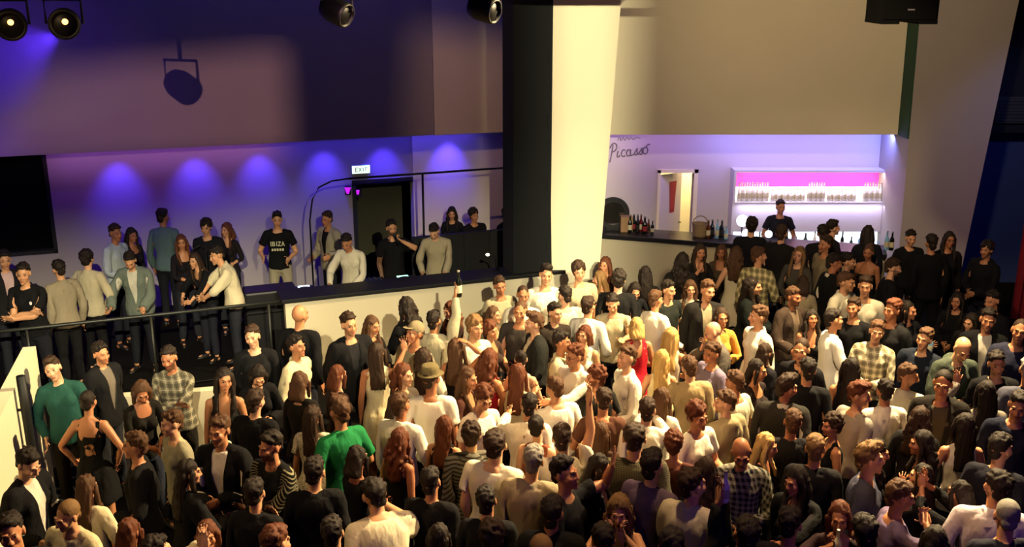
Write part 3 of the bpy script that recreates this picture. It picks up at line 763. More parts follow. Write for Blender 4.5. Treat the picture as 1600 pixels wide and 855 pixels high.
# stage: white front wall with a black ledge
mb = MB(); stage_box(mb, -.05, 3.95, 0, .16, 0, 1.08); struct(mb.build('wall_stage', cream))
mb = MB(); stage_box(mb, -.10, 3.98, -.07, .42, 1.08, 1.13, .008); struct(mb.build('trim_1', black))

# upper stage wall and the recessed wall under it
ANU = R(18.6); EU = Vector((math.cos(ANU), math.sin(ANU), 0)); NU = Vector((math.sin(ANU), -math.cos(ANU), 0)); U0 = Vector((0, 17.2, 0))
UM = Matrix(((EU.x, -NU.x, 0, 0), (EU.y, -NU.y, 0, 0), (0, 0, 1, 0), (0, 0, 0, 1)))
def up_box(mb, t0, t1, b0, b1, z0, z1, bev=0): return mb.box((t0, b0, z0), (t1, b1, z1), bev, Matrix.Translation(U0) @ UM)
def up_pt(u, v, back=0.0):
    p = at_plane(u, v, U0-NU*back, NU); q = p-U0
    return q.dot(EU), p.z
LINT = 2.72
REC = .75
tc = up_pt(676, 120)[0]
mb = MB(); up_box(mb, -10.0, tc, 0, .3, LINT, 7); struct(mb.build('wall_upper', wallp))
mb = MB(); up_box(mb, tc, 1.4, -.05, .3, LINT, 7); struct(mb.build('wall_upper_lit', cream))  # warm light on this section is painted in as a paler wall colour
tl = up_pt(646, 330, REC)[0]
mb = MB(); up_box(mb, tl, 1.4, REC-.06, REC+.2, 0, LINT+.1); struct(mb.build('wall_lower_lit', cream))  # lit part of the lower wall, its light put into the cream colour
mb = MB(); up_box(mb, -10.0, 1.4, .3, REC+.2, LINT+.05, LINT+.25); struct(mb.build('trim_2', black))
# lower wall with the dark doorway and the dark window left out
d0, dz1 = up_pt(556, 288, REC); d1 = up_pt(645, 288, REC)[0]
w1, wz0 = up_pt(92, 396, REC); w1b = up_pt(72, 250, REC)[0]; w1 = (w1+w1b)/2
mb = MB()
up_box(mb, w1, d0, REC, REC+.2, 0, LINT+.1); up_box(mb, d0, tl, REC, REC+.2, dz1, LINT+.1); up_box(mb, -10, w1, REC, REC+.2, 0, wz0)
struct(mb.build('wall_lower', wallp))
mb = MB(); up_box(mb, d0-.05, tl, REC+.9, REC+1.0, 0, dz1+.3); up_box(mb, d0-.05, d0, REC+.2, REC+1.0, 0, dz1+.3); struct(mb.build('wall_corridor', plain('olive_wall', '4a4a38', .9)))
mb = MB(); up_box(mb, d0-.07, d0, REC-.03, REC+.2, 0, dz1+.07); up_box(mb, d0-.07, tl, REC-.03, REC+.2, dz1, dz1+.07); struct(mb.build('door_1', black))
wn = empty('window_1', U0+EU*(w1-1.5)-NU*REC+Vector((0, 0, wz0))); struct(wn)
mb = MB()
for a, b, c, d in ((-10, w1, wz0, wz0+.06), (-10, w1, LINT+.02, LINT+.08), (w1-.06, w1, wz0, LINT+.05), (w1-1.6, w1-1.55, wz0, LINT+.05)): up_box(mb, a, b, REC+.02, REC+.16, c, d)
o = mb.build('window_frame', black); o.parent = wn; o.matrix_parent_inverse = Matrix.Translation(wn.location).inverted()
mb = MB(); up_box(mb, -10, w1-.05, REC+.08, REC+.10, wz0, LINT+.05); o = mb.build('window_pane', plain('dark_pane', '05080a', .15, 0, .1, 2, 0, .5)); o.parent = wn; o.matrix_parent_inverse = Matrix.Translation(wn.location).inverted()

# black column beside the cream pillar
t0, t1 = stg_u(799, .1), stg_u(860, .1)
mb = MB(); stage_box(mb, t0, t1, .02, .45, 1.13, 7)
for k in range(6): stage_box(mb, t1-.10, t1-.085, .0, .03, 1.4+k*.9, 1.6+k*.9)
struct(mb.build('wall_black_column', black_cloth))

# cream pillar, wider at the top
def tapered(name, Y, lo, hi, depth, mat, zt=7.0):
    """lo / hi: (u, v) pairs of left and right edge at a low and a high level on the plane Y"""
    L = [at_y(*lo[0], Y), at_y(*hi[0], Y)]; Rr = [at_y(*lo[1], Y), at_y(*hi[1], Y)]
    def ex(p, z): k = (z-p[0].z)/(p[1].z-p[0].z); return p[0].lerp(p[1], k)
    pts = [ex(L, 0), ex(Rr, 0), ex(Rr, zt), ex(L, zt)]
    mb = MB(); mb.prism(pts, (0, depth, 0)); return struct(mb.build(name, mat))
tapered('wall_pillar_cream', 14.30, ((862, 415), (937, 415)), ((857, 5), (970, 5)), .7, cream)
tapered('wall_pillar_right', 16.25, ((1406, 380), (1511, 380)), ((1438, 20), (1588, 20)), 1.4, wallp)

# bar: upper wall, recessed lower wall with a door, counter
BY = 16.7; BB = 17.5; LB = at_y(1190, 210.5, BY).z
mb = MB(); mb.box((.9, BY, LB), (6.9, BY+.3, 7)); struct(mb.build('wall_bar_upper', cream))
door_l, door_r, door_t = at_y(1031, 300, BB).x, at_y(1083, 300, BB).x, at_y(1050, 270, BB).z
mb = MB(); mb.box((.9, BB, 0), (door_l, BB+.2, 3)); mb.box((door_l, BB, door_t), (door_r, BB+.2, 3)); mb.box((door_r, BB, 0), (6.9, BB+.2, 3)); struct(mb.build('wall_bar_lower', plain('pale_plaster', 'c8c0c4', .85, 0, .05, 1)))
mb = MB(); mb.box((.9, BY+.3, LB+.05), (6.9, BB+.2, LB+.2)); struct(mb.build('trim_3', black))
mb = MB(); mb.box((.8, BY-.1, 0), (.95, BB+.1, 7)); struct(mb.build('wall_bar_left', cream))
# shade on the side face of the right pillar, painted as a dark green strip
gp = [at_y(1420.5, 208, 16.26), at_y(1438, 20, 16.26)]
gk = (LB-gp[0].z)/(gp[1].z-gp[0].z); g0 = gp[0].lerp(gp[1], gk); g1 = gp[0].lerp(gp[1], 1.0); o_ = Vector((-.02, 0, 0))
mb = MB(); mb.prism([g0+o_, Vector((g0.x, 16.69, g0.z))+o_, Vector((g1.x, 16.69, g1.z))+o_, g1+o_], (.03, 0, 0)); struct(mb.build('pillar_shade', plain('green_shade', '1d4632', .7)))
# lit room behind the bar door
mb = MB(); mb.box((door_l-.1, BB+1.3, 0), (door_r+1.0, BB+1.4, 2.6)); mb.box((door_r+.9, BB+.2, 0), (door_r+1.0, BB+1.4, 2.6)); mb.box((door_l-.2, BB+.2, 0), (door_l-.1, BB+1.4, 2.6)); mb.box((door_l-.2, BB+.2, 2.6), (door_r+1, BB+1.4, 2.7)); struct(mb.build('wall_store_room', cream))
dr = empty('door_2', (door_l, BB-.02, 0)); struct(dr)
ins = Matrix.Translation(dr.location).inverted()
def chi(o, par=None):
    o.parent = par or dr; o.matrix_parent_inverse = Matrix.Translation((par or dr).location).inverted(); return o
w = door_r-door_l
mb = MB(); mb.box((door_l-.05, BB-.03, 0), (door_l, BB+.02, door_t+.05)); mb.box((door_r, BB-.03, 0), (door_r+.07, BB+.02, door_t+.06)); mb.box((door_l-.05, BB-.03, door_t), (door_r+.07, BB+.02, door_t+.06)); chi(mb.build('door_frame', plain('door_frame_paint', 'efe6c8', .6, 0, .03)))
mb = MB(); mb.box((0, 0, .01), (w-.02, .045, door_t-.05), .004, Matrix.Translation((door_l+.005, BB-.0, 0)) @ Matrix.Rotation(R(40), 4, 'Z'))
leaf = chi(mb.build('door_leaf', plain('door_paint', 'cfc4c4', .6, 0, .03)))
M4 = Matrix.Translation((door_l+.005, BB, 0)) @ Matrix.Rotation(R(40), 4, 'Z')
mb = MB(); mb.prism([M4 @ Vector(q) for q in ((w*.40, -.006, 1.76), (w*.72, -.006, 1.76), (w*.66, -.006, 1.20), (w*.46, -.006, 1.20))], M4.to_3x3() @ Vector((0, .004, 0))); sub(mb.build('door_poster', plain('red_poster', '9a2438', .6, 0, .2, 12)), leaf)
mb = MB(); mb.tube([M4 @ Vector(q) for q in ((w*.90, 0, 1.0), (w*.90, -.05, 1.0), (w*.80, -.05, 1.0))], .010, 8); sub(mb.build('door_handle', steel), leaf)

# bar counter
C0, C1 = Vector((1.25, 16.55, 0)), Vector((5.78, 15.22, 0)); ce = (C1-C0).normalized(); cn = Vector((ce.y, -ce.x, 0))
CM = Matrix.Translation(C0) @ Matrix(((ce.x, -cn.x, 0, 0), (ce.y, -cn.y, 0, 0), (0, 0, 1, 0), (0, 0, 0, 1))); CL = (C1-C0).length
bar = empty('bar_counter', C0); tag(bar, 'long bar counter with beige front and black top under the script lettering', 'bar counter')
mb = MB(); mb.box((0, .05, 0), (CL, .50, 1.05), 0, CM); chi(mb.build('counter_front', plain('bar_front', 'b8ad94', .8, 0, .08, 2)), bar)
mb = MB(); mb.box((-.05, -.04, 1.05), (CL, .55, 1.12), .008, CM); chi(mb.build('counter_top', plain('bar_top', '17151a', .35, 0, .2, 4)), bar)
mb = MB(); mb.box((0, .02, 0), (CL, .06, .12), 0, CM); chi(mb.build('kick_plate', blackmetal), bar)
def bar_pt(u, z=1.12, back=.25):
    p = C0-cn*back; k = (u-800)/FPX; lo, hi = 0, CL+1
    for _ in range(40):
        m = (lo+hi)/2; q = p+ce*m; dep = q.y*CP+(CAM_H-z)*SP
        if q.x-k*dep > 0: hi = m
        else: lo = m
    q = p+ce*lo; return Vector((q.x, q.y, z))

# back bar with lit shelves
SY = 17.18
sx0, sx1 = at_y(1150, 290, SY).x, at_y(1388, 290, SY).x; sz1, sz0 = at_y(1270, 270, SY).z, at_y(1270, 316, SY).z
lz1, lz0 = at_y(1270, 362, SY).z, .62
bb = empty('back_bar', ((sx0+sx1)/2, SY+.15, 0)); tag(bb, 'white back bar unit with backlit bottle shelves and pink top light', 'shelf unit')
white_l = plain('white_laminate', 'd8d4dc', .5, 0, .03)
mb = MB(); 
for a in ((sx0-.04, sx0), (sx1, sx1+.04)): mb.box((a[0], SY, 0), (a[1], BB-.003, sz1+.04))
mb.box((sx0, SY, sz1), (sx1, BB-.003, sz1+.04)); mb.box((sx0, SY, lz1), (sx1, SY+.12, sz0-.04)); mb.box((sx0, SY, 0), (sx1, BB-.003, lz0)); chi(mb.build('carcass', white_l), bb)
mb = MB(); mb.box((sx0, SY-.02, sz0-.04), (sx1, BB-.05, sz0)); chi(mb.build('shelf', white_l), bb)
mb = MB(); mb.box((sx0, BB-.05, sz0), (sx1, BB-.03, sz1)); chi(mb.build('light_panel', glow('pink_led_panel', 'e83c96', 1.15)), bb)
mb = MB(); mb.box((sx0+.01, BB-.10, sz0), (sx1-.01, BB-.055, sz0+(sz1-sz0)*.42), .01); chi(mb.build('light_box', glow('white_led_box', 'fff4e6', 3.0)), bb)
mb = MB(); mb.box((sx0, BB-.20, lz0+.01), (sx1, BB-.17, lz1-.02)); chi(mb.build('light_panel', glow('cool_led_panel', 'e6eeff', 1.6)), bb)
mb = MB(); mb.box((sx0, SY-.02, lz0), (sx1, SY+.10, lz0+.03)); chi(mb.build('shelf', white_l), bb)

def bottle_mesh(kind):
    h, r = {'wine': (.30, .037), 'spirit': (.29, .043), 'slim': (.32, .030), 'beer': (.23, .030), 'water': (.22, .033)}[kind]
    prof = [(r*.9, 0), (r, .01), (r, h*.52), (r*.92, h*.60), (r*.42, h*.72), (r*.36, h*.90), (r*.42, h*.905), (r*.42, h*.93), (r*.36, h*.935)]
    body = MB(); body.lathe(prof, (0, 0, 0), 14); cap = MB(); cap.lathe([(r*.40, h*.93), (r*.42, h*.935), (r*.42, h), (r*.36, h*1.0)], (0, 0, 0), 12)
    lab = MB(); lab.lathe([(r*1.012, h*.16), (r*1.02, h*.165), (r*1.02, h*.44), (r*1.012, h*.445)], (0, 0, 0), 14)
    return body.mesh('bottle_'+kind, True), cap.mesh('bottle_cap', True), lab.mesh('bottle_label', True)
BM = {k: bottle_mesh(k) for k in ('wine', 'spirit', 'slim', 'beer', 'water')}
BMATS = {'dark': plain('dark_glass', '0c110c', .12, 0, .1, 3, 0, .6), 'green': plain('green_glass', '143a1c', .12, 0, .1, 3, 0, .6), 'pale': plain('pale_glass', 'f2eee6', .25, 0, .04), 'amber': plain('amber_glass', '5a2c0c', .12, 0, .1), 'blue': plain('blue_glass', '7fb2d8', .15, 0, .05), 'red': plain('red_glass', '5a1016', .15, 0, .05)}
def bottle(kind, mat, loc, label, group=None, parts=True, tilt=None, lab=None, mesh_cache={}):
    b, c, l = BM[kind]
    o = bpy.data.objects.new('bottle', b.copy() if (kind, mat) not in mesh_cache else mesh_cache[(kind, mat)]); mesh_cache[(kind, mat)] = o.data
    if not o.data.materials: o.data.materials.append(BMATS[mat])
    COL.objects.link(o); o.location = loc
    if tilt: o.rotation_euler = tilt
    tag(o, label, 'bottle', group)
    if parts:
        for nm, me, m in (('cap', c, plain('bottle_cap_metal', '8a8478', .4, .5)), ('bottle_label', l, plain('bottle_label_'+(lab or 'cream'), {'cream': 'c8bea0', 'red': '8a2028', 'black': '15151a'}[lab or 'cream'], .7))):
            k = bpy.data.objects.new(nm, me)
            if not me.materials: me.materials.append(m)
            COL.objects.link(k); k.parent = o
            if me.materials[0] is not m: k.data = me.copy(); k.data.materials[0] = m
    return o
rb = random.Random(5)
# upper shelf: clusters of bottles
ush = [(1153, 1201, 12, 'slim', 'at the left end of the lit upper shelf'), (1205, 1258, 11, 'beer', 'short, left of centre on the lit upper shelf'), (1262, 1289, 7, 'slim', 'tall, in the middle of the lit upper shelf'), (1293, 1338, 9, 'beer', 'short, right of centre on the lit upper shelf'), (1349, 1386, 9, 'slim', 'tall, at the right end of the lit upper shelf')]
for a, b, n, k, txt in ush:
    for i in range(n):
        u = a+(b-a)*(i+.5)/n
        p = at_y(u, 300, SY+.07+.05*(i % 2)); bottle(k, 'pale', (p.x, p.y, sz0+.001), 'pale glowing bottle '+txt, 'bottles '+txt, True)
for i in range(16):
    u = 1158+i*14.4; p = at_y(u, 370, SY+.05)
    bottle(('beer', 'spirit', 'slim')[i % 3], ('green', 'blue', 'pale', 'dark')[rb.randrange(4)], (p.x, p.y, lz0+.031), 'bottle on the lit lower shelf behind the bar', 'bottles on the lower back bar shelf', True)
# bottles on the counter
for i, (u, k, m, t) in enumerate(((984, 'wine', 'dark', 'first of the dark bottles on the bar, nearest the pillar'), (990, 'spirit', 'dark', 'squat dark spirit bottle second from the pillar on the bar'), (996, 'slim', 'dark', 'slim dark bottle with a pale label on the bar left of the door'), (1001, 'wine', 'red', 'reddish wine bottle in the middle of the group left of the door'), (1007, 'spirit', 'dark', 'broad dark bottle behind the beer bottles left of the door'), (1013, 'beer', 'amber', 'small amber bottle on the bar in front of the door edge'), (1019, 'beer', 'dark', 'small dark bottle on the bar, last before the white door'))):
    p = bar_pt(u, 1.121, .22+.10*(i % 2)); bottle(k, m, p, t, None, True, None, ('cream', 'red', 'black')[i % 3])
for i, (u, k, m, t) in enumerate(((1106, 'wine', 'amber', 'amber bottle on the bar just right of the bright door'), (1112, 'spirit', 'dark', 'dark square shouldered bottle right of the amber one on the bar'), (1120, 'slim', 'blue', 'slim pale blue bottle on the bar right of the door'), (1127, 'spirit', 'dark', 'dark bottle between two blue bottles on the bar'), (1134, 'water', 'blue', 'blue water bottle on the bar beside the bar lamp'))):
    p = bar_pt(u, 1.121, .22+.10*(i % 2)); bottle(k, m, p, t, None, True, None, ('cream', 'black')[i % 2])
for u, t in ((1392, 'dark bottle at the right end of the bar by the pillar'), (1384, 'blue bottle near the right end of the bar')):
    bottle('wine', 'dark' if u == 1392 else 'blue', bar_pt(u, 1.121, .25), t)
# box and round mirror beside the pillar
p = bar_pt(978, 1.121, .30)
mb = MB(); mb.box((-.10, -.10, 0), (.10, .10, .26), .008, Matrix.Translation(p)); c1 = mb
o = c1.build('cardboard_box', plain('cardboard', '9a7a5a', .85, 0, .1, 8)); tag(o, 'small brown cardboard box on the bar beside the dark bottles', 'box')
p = bar_pt(957, 1.121, .34)
rm = empty('round_mirror', p); tag(rm, 'round black framed mirror on the bar partly behind the cream pillar', 'mirror')
RM = Matrix.Translation(p+Vector((0, 0, .28))) @ Matrix.Rotation(R(90), 4, 'X')
mb = MB(); mb.lathe([(.20, -.03), (.27, -.03), (.28, 0), (.27, .03), (.19, .03)], (0, 0, 0), 36, RM); o = mb.build('mirror_frame', black); chi(o, rm)
mb = MB(); mb.lathe([(.19, -.035), (.195, .032), (.10, .034)], (0, 0, 0), 36, RM); o = mb.build('mirror_glass', plain('mirror_glass', '6e6a66', .12, .9, .05)); chi(o, rm)
mb = MB(); mb.box((-.12, -.06, -.28), (.12, .06, -.26), .004, Matrix.Translation(p+Vector((0, 0, .28)))); o = mb.build('mirror_foot', black); chi(o, rm)
# cardboard / wicker basket right of the door
p = bar_pt(1093, 1.121, .30)
bk = empty('wicker_basket', p); tag(bk, 'beige wicker basket on the bar just right of the bright doorway', 'basket')
mb = MB(); mb.lathe([(.10, 0), (.115, .02), (.13, .20), (.135, .22), (.12, .22), (.105, .03), (.05, .025)], p, 20); o = mb.build('basket_body', plain('wicker', '9c8466', .9, 0, .4, 40, .4)); chi(o, bk)
mb = MB(); mb.tube([p+Vector((.125*math.cos(a), 0, .20+.14*math.sin(a))) for a in [PI*i/12 for i in range(13)]], .009, 8); o = mb.build('basket_handle', plain('wicker', '9c8466')); chi(o, bk)
# globe lamps on the bar
for u, v, rr, t in ((1160, 345, .095, 'large white glowing globe lamp on a pole behind the bar'), (1166, 366, .075, 'smaller white glowing globe lamp on the bar under the large one'), (1201, 366, .06, 'small white glowing globe lamp behind the bar customers')):
    p = at_y(u, v, bar_pt(u).y+.05)
    gl = empty('globe_lamp', (p.x, p.y, 1.121)); tag(gl, t, 'lamp')
    mb = MB(); mb.ball(p, rr, 20); chi(mb.build('lamp_globe', glow('globe_white', 'eef0ff', 4.0), None, True), gl)
    mb = MB(); mb.lathe([(.06, 0), (.06, .012), (.012, .02), (.012, max(.03, p.z-rr-1.121)), (.02, max(.035, p.z-rr-1.121+.01))], (p.x, p.y, 1.121), 14); chi(mb.build('lamp_stem', steel, None, True), gl)

# script lettering on the wall above the bar
def stroke_obj(name, strokes, org, sx, sz, r, mat, yoff=-.006):
    mb = MB()
    for st in strokes:
        pts = [Vector((org.x+x*sx, org.y+yoff, org.z+(z+x*.10)*sz)) for x, z in st]
        out = []
        for i in range(len(pts)-1):
            p0, p1, p2, p3 = pts[max(0, i-1)], pts[i], pts[i+1], pts[min(len(pts)-1, i+2)]
            for k in range(4):
                q = k/4; out.append(.5*((2*p1)+(p2-p0)*q+(2*p0-5*p1+4*p2-p3)*q*q+(3*p1-p0-3*p2+p3)*q**3))
        out.append(pts[-1]); mb.tube(out, r, 6)
    return mb.build(name, mat)
def arc(cx, cz, rx, rz, a0, a1, n=8): return [(cx+rx*math.cos(R(a0+(a1-a0)*i/n)), cz+rz*math.sin(R(a0+(a1-a0)*i/n))) for i in range(n+1)]
def letter_s(x): return [(x-.15, .0), (x+.25, .55), (x+.32, .62), (x+.30, .35), (x+.36, .12), (x+.20, -.02), (x+.05, .08)]
word = [[(.15, -.45), (.35, .4), (.5, 1.3)], [(.1, 1.0), (.5, 1.45), (.95, 1.25), (.85, .75), (.35, .55)],      # P
        [(1.15, .62), (1.05, .1), (1.2, -.02), (1.4, .15)], [(1.22, .92), (1.25, .95)],                          # i
        arc(1.85, .32, .28, .34, 50, 310), arc(2.45, .30, .26, .32, 60, 400), [(2.72, .62), (2.66, .1), (2.8, -.02), (2.95, .1)],  # c a
        letter_s(3.2), letter_s(3.8), arc(4.55, .32, .28, .34, 90, 450), [(4.55, .66), (4.8, .85), (5.1, .9)]]
ap = at_y(951, 247, BB); e1 = at_y(1015, 247, BB)
sg = stroke_obj('wall_lettering', word, ap, (e1.x-ap.x)/5.1, .17, .011, plain('grey_lettering', '756c74', .8))
tag(sg, 'grey handwritten script lettering on the wall left above the bar', 'lettering')
sm = [[(0, .1), (.12, .42), (.22, .05), (.34, .40), (.46, .06), (.60, .36), (.72, .12), (.86, .34), (1.0, .10), (1.2, .30), (1.45, .16)]]
stroke = stroke_obj('wall_lettering', sm, at_y(965, 221, BB), .27, .16, .006, plain('grey_lettering', '4a4448'))
tag(stroke, 'small line of faint grey script on the wall above the large lettering', 'lettering')

# far right: blue side wall, black upper wall, red drape
mb = MB(); mb.box((6.9, 17.4, 0), (11, 17.6, LINT)); struct(mb.build('wall_side_blue', navy))
mb = MB(); mb.box((6.9, 17.0, LINT), (11, 17.6, 7)); struct(mb.build('wall_side_upper', black))
p = at_y(1582, 172, 16.96)
lv = empty('air_grille', p); tag(lv, 'dim rectangular air grille high on the black wall at far right', 'vent')
mb = MB(); mb.box((-.28, -.03, -.22), (.5, .04, .22), .01, Matrix.Translation(p)); o = mb.build('grille_frame', plain('grille_grey', '2c2c30', .6)); chi(o, lv)
mb = MB()
for k in range(7): mb.box((-.25, -.05, -.18+k*.055), (.47, -.02, -.15+k*.055), .003, Matrix.Translation(p))
o = mb.build('grille_slat', plain('grille_grey', '2c2c30')); chi(o, lv)
p0 = at_y(1588, 440, 15.4)
mb = MB(); ring = []
N = 60
pts = [Vector((p0.x+i*.02, 15.4+.05*math.sin(i*1.1), 0)) for i in range(N)]
mb.prism(pts+[p+Vector((0, .02, 0)) for p in reversed(pts)], (0, 0, 2.3)); o = mb.build('red_curtain', plain('red_velvet', '7a0f1c', .9, 0, .3, 6)); tag(o, 'red pleated curtain at the far right edge of the room', 'curtain')

# ------------------------------------------------------------------ railing left of the stage
ra = empty('guard_rail', stg(-1.5)); tag(ra, 'grey metal guard rail in front of the people left of the stage', 'railing')
rt = [stg(t, .02, 1.09) for t in (-.12, -1.5, -3, -4.6)]
mb = MB(); mb.tube(rt, .024, 12); chi(mb.build('top_rail', steel, None, True), ra)
mb = MB(); mb.tube([p-Vector((0, 0, .98)) for p in rt], .014, 8); chi(mb.build('bottom_rail', blackmetal, None, True), ra)
for u in (408, 222, 26):
    t = stg_u(u+8, .02)
    mb = MB(); mb.tube([stg(t, .02, 0), stg(t, .02, 1.08)], .018, 10); mb.lathe([(.05, 0), (.05, .012), (.02, .02)], stg(t, .02, 0), 14); chi(mb.build('post', steel, None, True), ra)
t = stg_u(-110, .02); mb = MB(); mb.tube([stg(t, .02, 0), stg(t, .02, 1.08)], .018, 10); chi(mb.build('post', steel, None, True), ra)

# white stair wall with black handrail, low wall behind the guests
P1 = at_z(88, 770, 0); top1 = at_y(50, 541, P1.y).z
P2 = at_z(0, 652, top1); P2.z = 0; dirw = (P2-P1); dirw.normalize()
nw = Vector((-dirw.y, dirw.x, 0))
if nw.x < 0: nw = -nw
Pend = P1+dirw*3.2
mb = MB(); mb.prism([P1, Pend, Pend+Vector((0, 0, top1)), P1+Vector((0, 0, top1))], -nw*.12); struct(mb.build('wall_stair', cream))
hr = []
def wall_hit(u, v, off=.07): return at_plane(u, v, P1+nw*off, nw)
hr = [wall_hit(u, v) for u, v in ((32, 588), (40, 640), (50, 705), (62, 770), (76, 840))]
so = empty('handrail', hr[2]); tag(so, 'black handrail sloping down the white stair wall at far left', 'handrail')
mb = MB(); mb.tube(hr, .040, 12); chi(mb.build('rail_bar', black, None, True), so)
for k in (1, 3):
    mb = MB(); mb.tube([hr[k], hr[k]-nw*.07], .014, 8); chi(mb.build('rail_bracket', blackmetal), so)
a = at_z(168, 622, .92); b = at_z(338, 610, .92)
mb = MB(); d = (b-a).normalized(); nn = Vector((-d.y, d.x, 0)); mb.prism([Vector((a.x, a.y, 0)), Vector((b.x, b.y, 0)), b, a], nn*.12); struct(mb.build('wall_low', cream))

# ------------------------------------------------------------------ DJ area
dk = empty('dj_table', stg(1.6, .75)); tag(dk, 'long black table with music gear behind the white stage wall', 'table')
mb = MB(); stage_box(mb, .15, 3.0, .44, .84, .90, .95, .006); chi(mb.build('tabletop', black), dk)
for t in (.25, 2.9):
    for b in (.48, .80):
        mb = MB(); stage_box(mb, t-.025, t+.025, b-.025, b+.025, 0, .90); chi(mb.build('leg', blackmetal), dk)
led_b = glow('led_blue', 'bfe4ff', 4); led_g = glow('led_green', '9cffcf', 3)
def deck(t, label):
    e = empty('cd_player', stg(t, .72, .95)); tag(e, label, 'cd player')
    mb = MB(); stage_box(mb, t-.15, t+.15, .46, .80, .952, 1.04, .008); pb = chi(mb.build('player_body', plain('gear_black', '131316', .45)), e)
    mb = MB(); mb.lathe([(.10, 0), (.105, .004), (.10, .018), (.03, .02)], stg(t, .60, 1.04), 28); sub(mb.build('jog_wheel', plain('gear_grey', '3a3a40', .35, .4), None, True), pb)
    mb = MB(); stage_box(mb, t-.08, t+.08, .72, .78, 1.04, 1.047); sub(mb.build('display', led_b if t < 1 else led_g), pb)
    for q in (-.11, -.075):
        mb = MB(); mb.lathe([(.012, 0), (.012, .008), (.008, .01)], stg(t+q, .50, 1.04), 12); sub(mb.build('button', led_g), pb)
deck(.32, 'black cd player with lit display at the left end of the dj table')
deck(1.75, 'black cd player with lit display on the dj table below the man with the microphone')
t = 1.30; e = empty('dj_mixer', stg(t, .72, .95)); tag(e, 'black audio mixer between the two cd players', 'mixer')
mb = MB(); stage_box(mb, t-.17, t+.17, .46, .82, .952, 1.05, .008); mx = chi(mb.build('mixer_body', plain('gear_black', '131316')), e)
for i in range(4):
    for j in range(4):
        mb = MB(); mb.lathe([(.011, 0), (.010, .016), (.006, .018)], stg(t-.12+i*.08, .62+j*.055, 1.05), 10); sub(mb.build('knob', plain('gear_grey', '3a3a40'), None, True), mx)
    mb = MB(); stage_box(mb, t-.13+i*.08, t-.11+i*.08, .50+.02*(i % 2), .515+.02*(i % 2), 1.05, 1.066); sub(mb.build('fader', plain('gear_white', 'c8c8c8', .5)), mx)
# black case at the left end of the dj table
tq = stg_u(418, .9); fc = empty('flight_case', stg(tq, .9)); tag(fc, 'black flight case standing between the rail and the dj table', 'case')
mb = MB(); stage_box(mb, tq-.36, tq+.36, .75, 1.15, .08, 1.02, .03); cb_ = chi(mb.build('case_body', plain('gear_black', '131316')), fc)
mb = MB(); stage_box(mb, tq-.37, tq+.37, .74, 1.16, .70, .73, .004); sub(mb.build('case_trim', blackmetal), cb_)
for a in (-.28, .28):
    for b in (.80, 1.10):
        mb = MB(); mb.lathe([(.035, -.02), (.04, -.015), (.04, .015), (.035, .02)], (0, 0, 0), 14, Matrix.Translation(stg(tq+a, b, .04)) @ Matrix.Rotation(R(90), 4, 'Y')); mb.tube([stg(tq+a, b, .05), stg(tq+a, b, .09)], .02, 8); chi(mb.build('castor', blackmetal, None, True), fc)
# laptop / small lamp on the right end
tq = stg_u(766, .55); p = stg(tq, .55, 1.13)
dl = empty('desk_lamp', stg(tq, .30, 1.131)); tag(dl, 'small lit gooseneck lamp at the right end of the stage ledge', 'lamp')
q = stg(tq, .30, 1.131)
mb = MB(); mb.lathe([(.05, 0), (.05, .015), (.012, .02)], q, 16); chi(mb.build('lamp_base', blackmetal, None, True), dl)
mb = MB(); mb.tube([q+Vector(v) for v in ((0, 0, .01), (0, 0, .12), (-.03, 0, .20), (-.10, -.02, .24))], .008, 8); chi(mb.build('gooseneck', blackmetal, None, True), dl)
mb = MB(); mb.ball(q+Vector((-.12, -.02, .235)), (.030, .022, .020), 12); chi(mb.build('lamp_head', glow('lamp_warm', 'fff0c8', 5), None, True), dl)
# black partition behind the DJs and the metal frame
mb = MB(); ta, tb = stg_u(642, 1.75), stg_u(802, 1.75)
stage_box(mb, ta, tb, 1.66, 1.74, 0, 1.36)
for k in range(5): stage_box(mb, ta+k*(tb-ta)/4-.02, ta+k*(tb-ta)/4+.02, 1.64, 1.67, 0, 1.36)
o = mb.build('stage_partition', black); tag(o, 'black waist to chest high partition behind the two men at the right of the stage', 'partition')
fr = empty('metal_frame', stg(stg_u(660, 1.98), 1.98)); tag(fr, 'tall thin black metal frame standing behind the stage partition', 'frame')
fpl = stg(0, 1.98)
A_ = at_plane(545, 279, fpl, NF); B_ = at_plane(798, 262, fpl, NF); Cc = at_plane(660, 271, fpl, NF)
A_.z = B_.z = Cc.z = (A_.z+B_.z+Cc.z)/3
mb = MB(); mb.tube([A_, B_], .016, 10); chi(mb.build('top_bar', blackmetal, None, True), fr)
for P in (B_, Cc):
    mb = MB(); mb.tube([P, Vector((P.x, P.y, 0))], .018, 10); chi(mb.build('post', blackmetal, None, True), fr)
mb = MB(); mb.tube([at_plane(u, v, fpl, NF) for u, v in ((545, 279), (518, 283), (498, 293), (488, 312), (484, 345))]+[Vector((*at_plane(484, 345, fpl, NF).xy, 0))], .013, 10); chi(mb.build('curved_bar', blackmetal, None, True), fr)
# magenta stage lamps by the doorway
for u, v, t, hh in ((543, 297, 'magenta lit small lamp left of the dark doorway', .10), (559, 301, 'dimmer magenta lamp nearest the dark doorway frame', .05)):
    p = at_plane(u, v, U0-NU*(REC-.12), NU); e = empty('wall_lamp', p); tag(e, t, 'lamp')
    mb = MB(); mb.box((-.05, .02, -.09), (.05, .10, .05), .01, Matrix.Translation(p)); chi(mb.build('lamp_body', black), e)
    mb = MB(); mb.prism([p+Vector(q) for q in ((-.05*hh/.1, 0, .04), (.055*hh/.1, 0, .04), (.015, 0, -hh*.7), (-.02, 0, -hh*.6))], (0, .03, 0)); chi(mb.build('lamp_lens', glow('magenta_lens', 'c020d8', 1.1)), e)
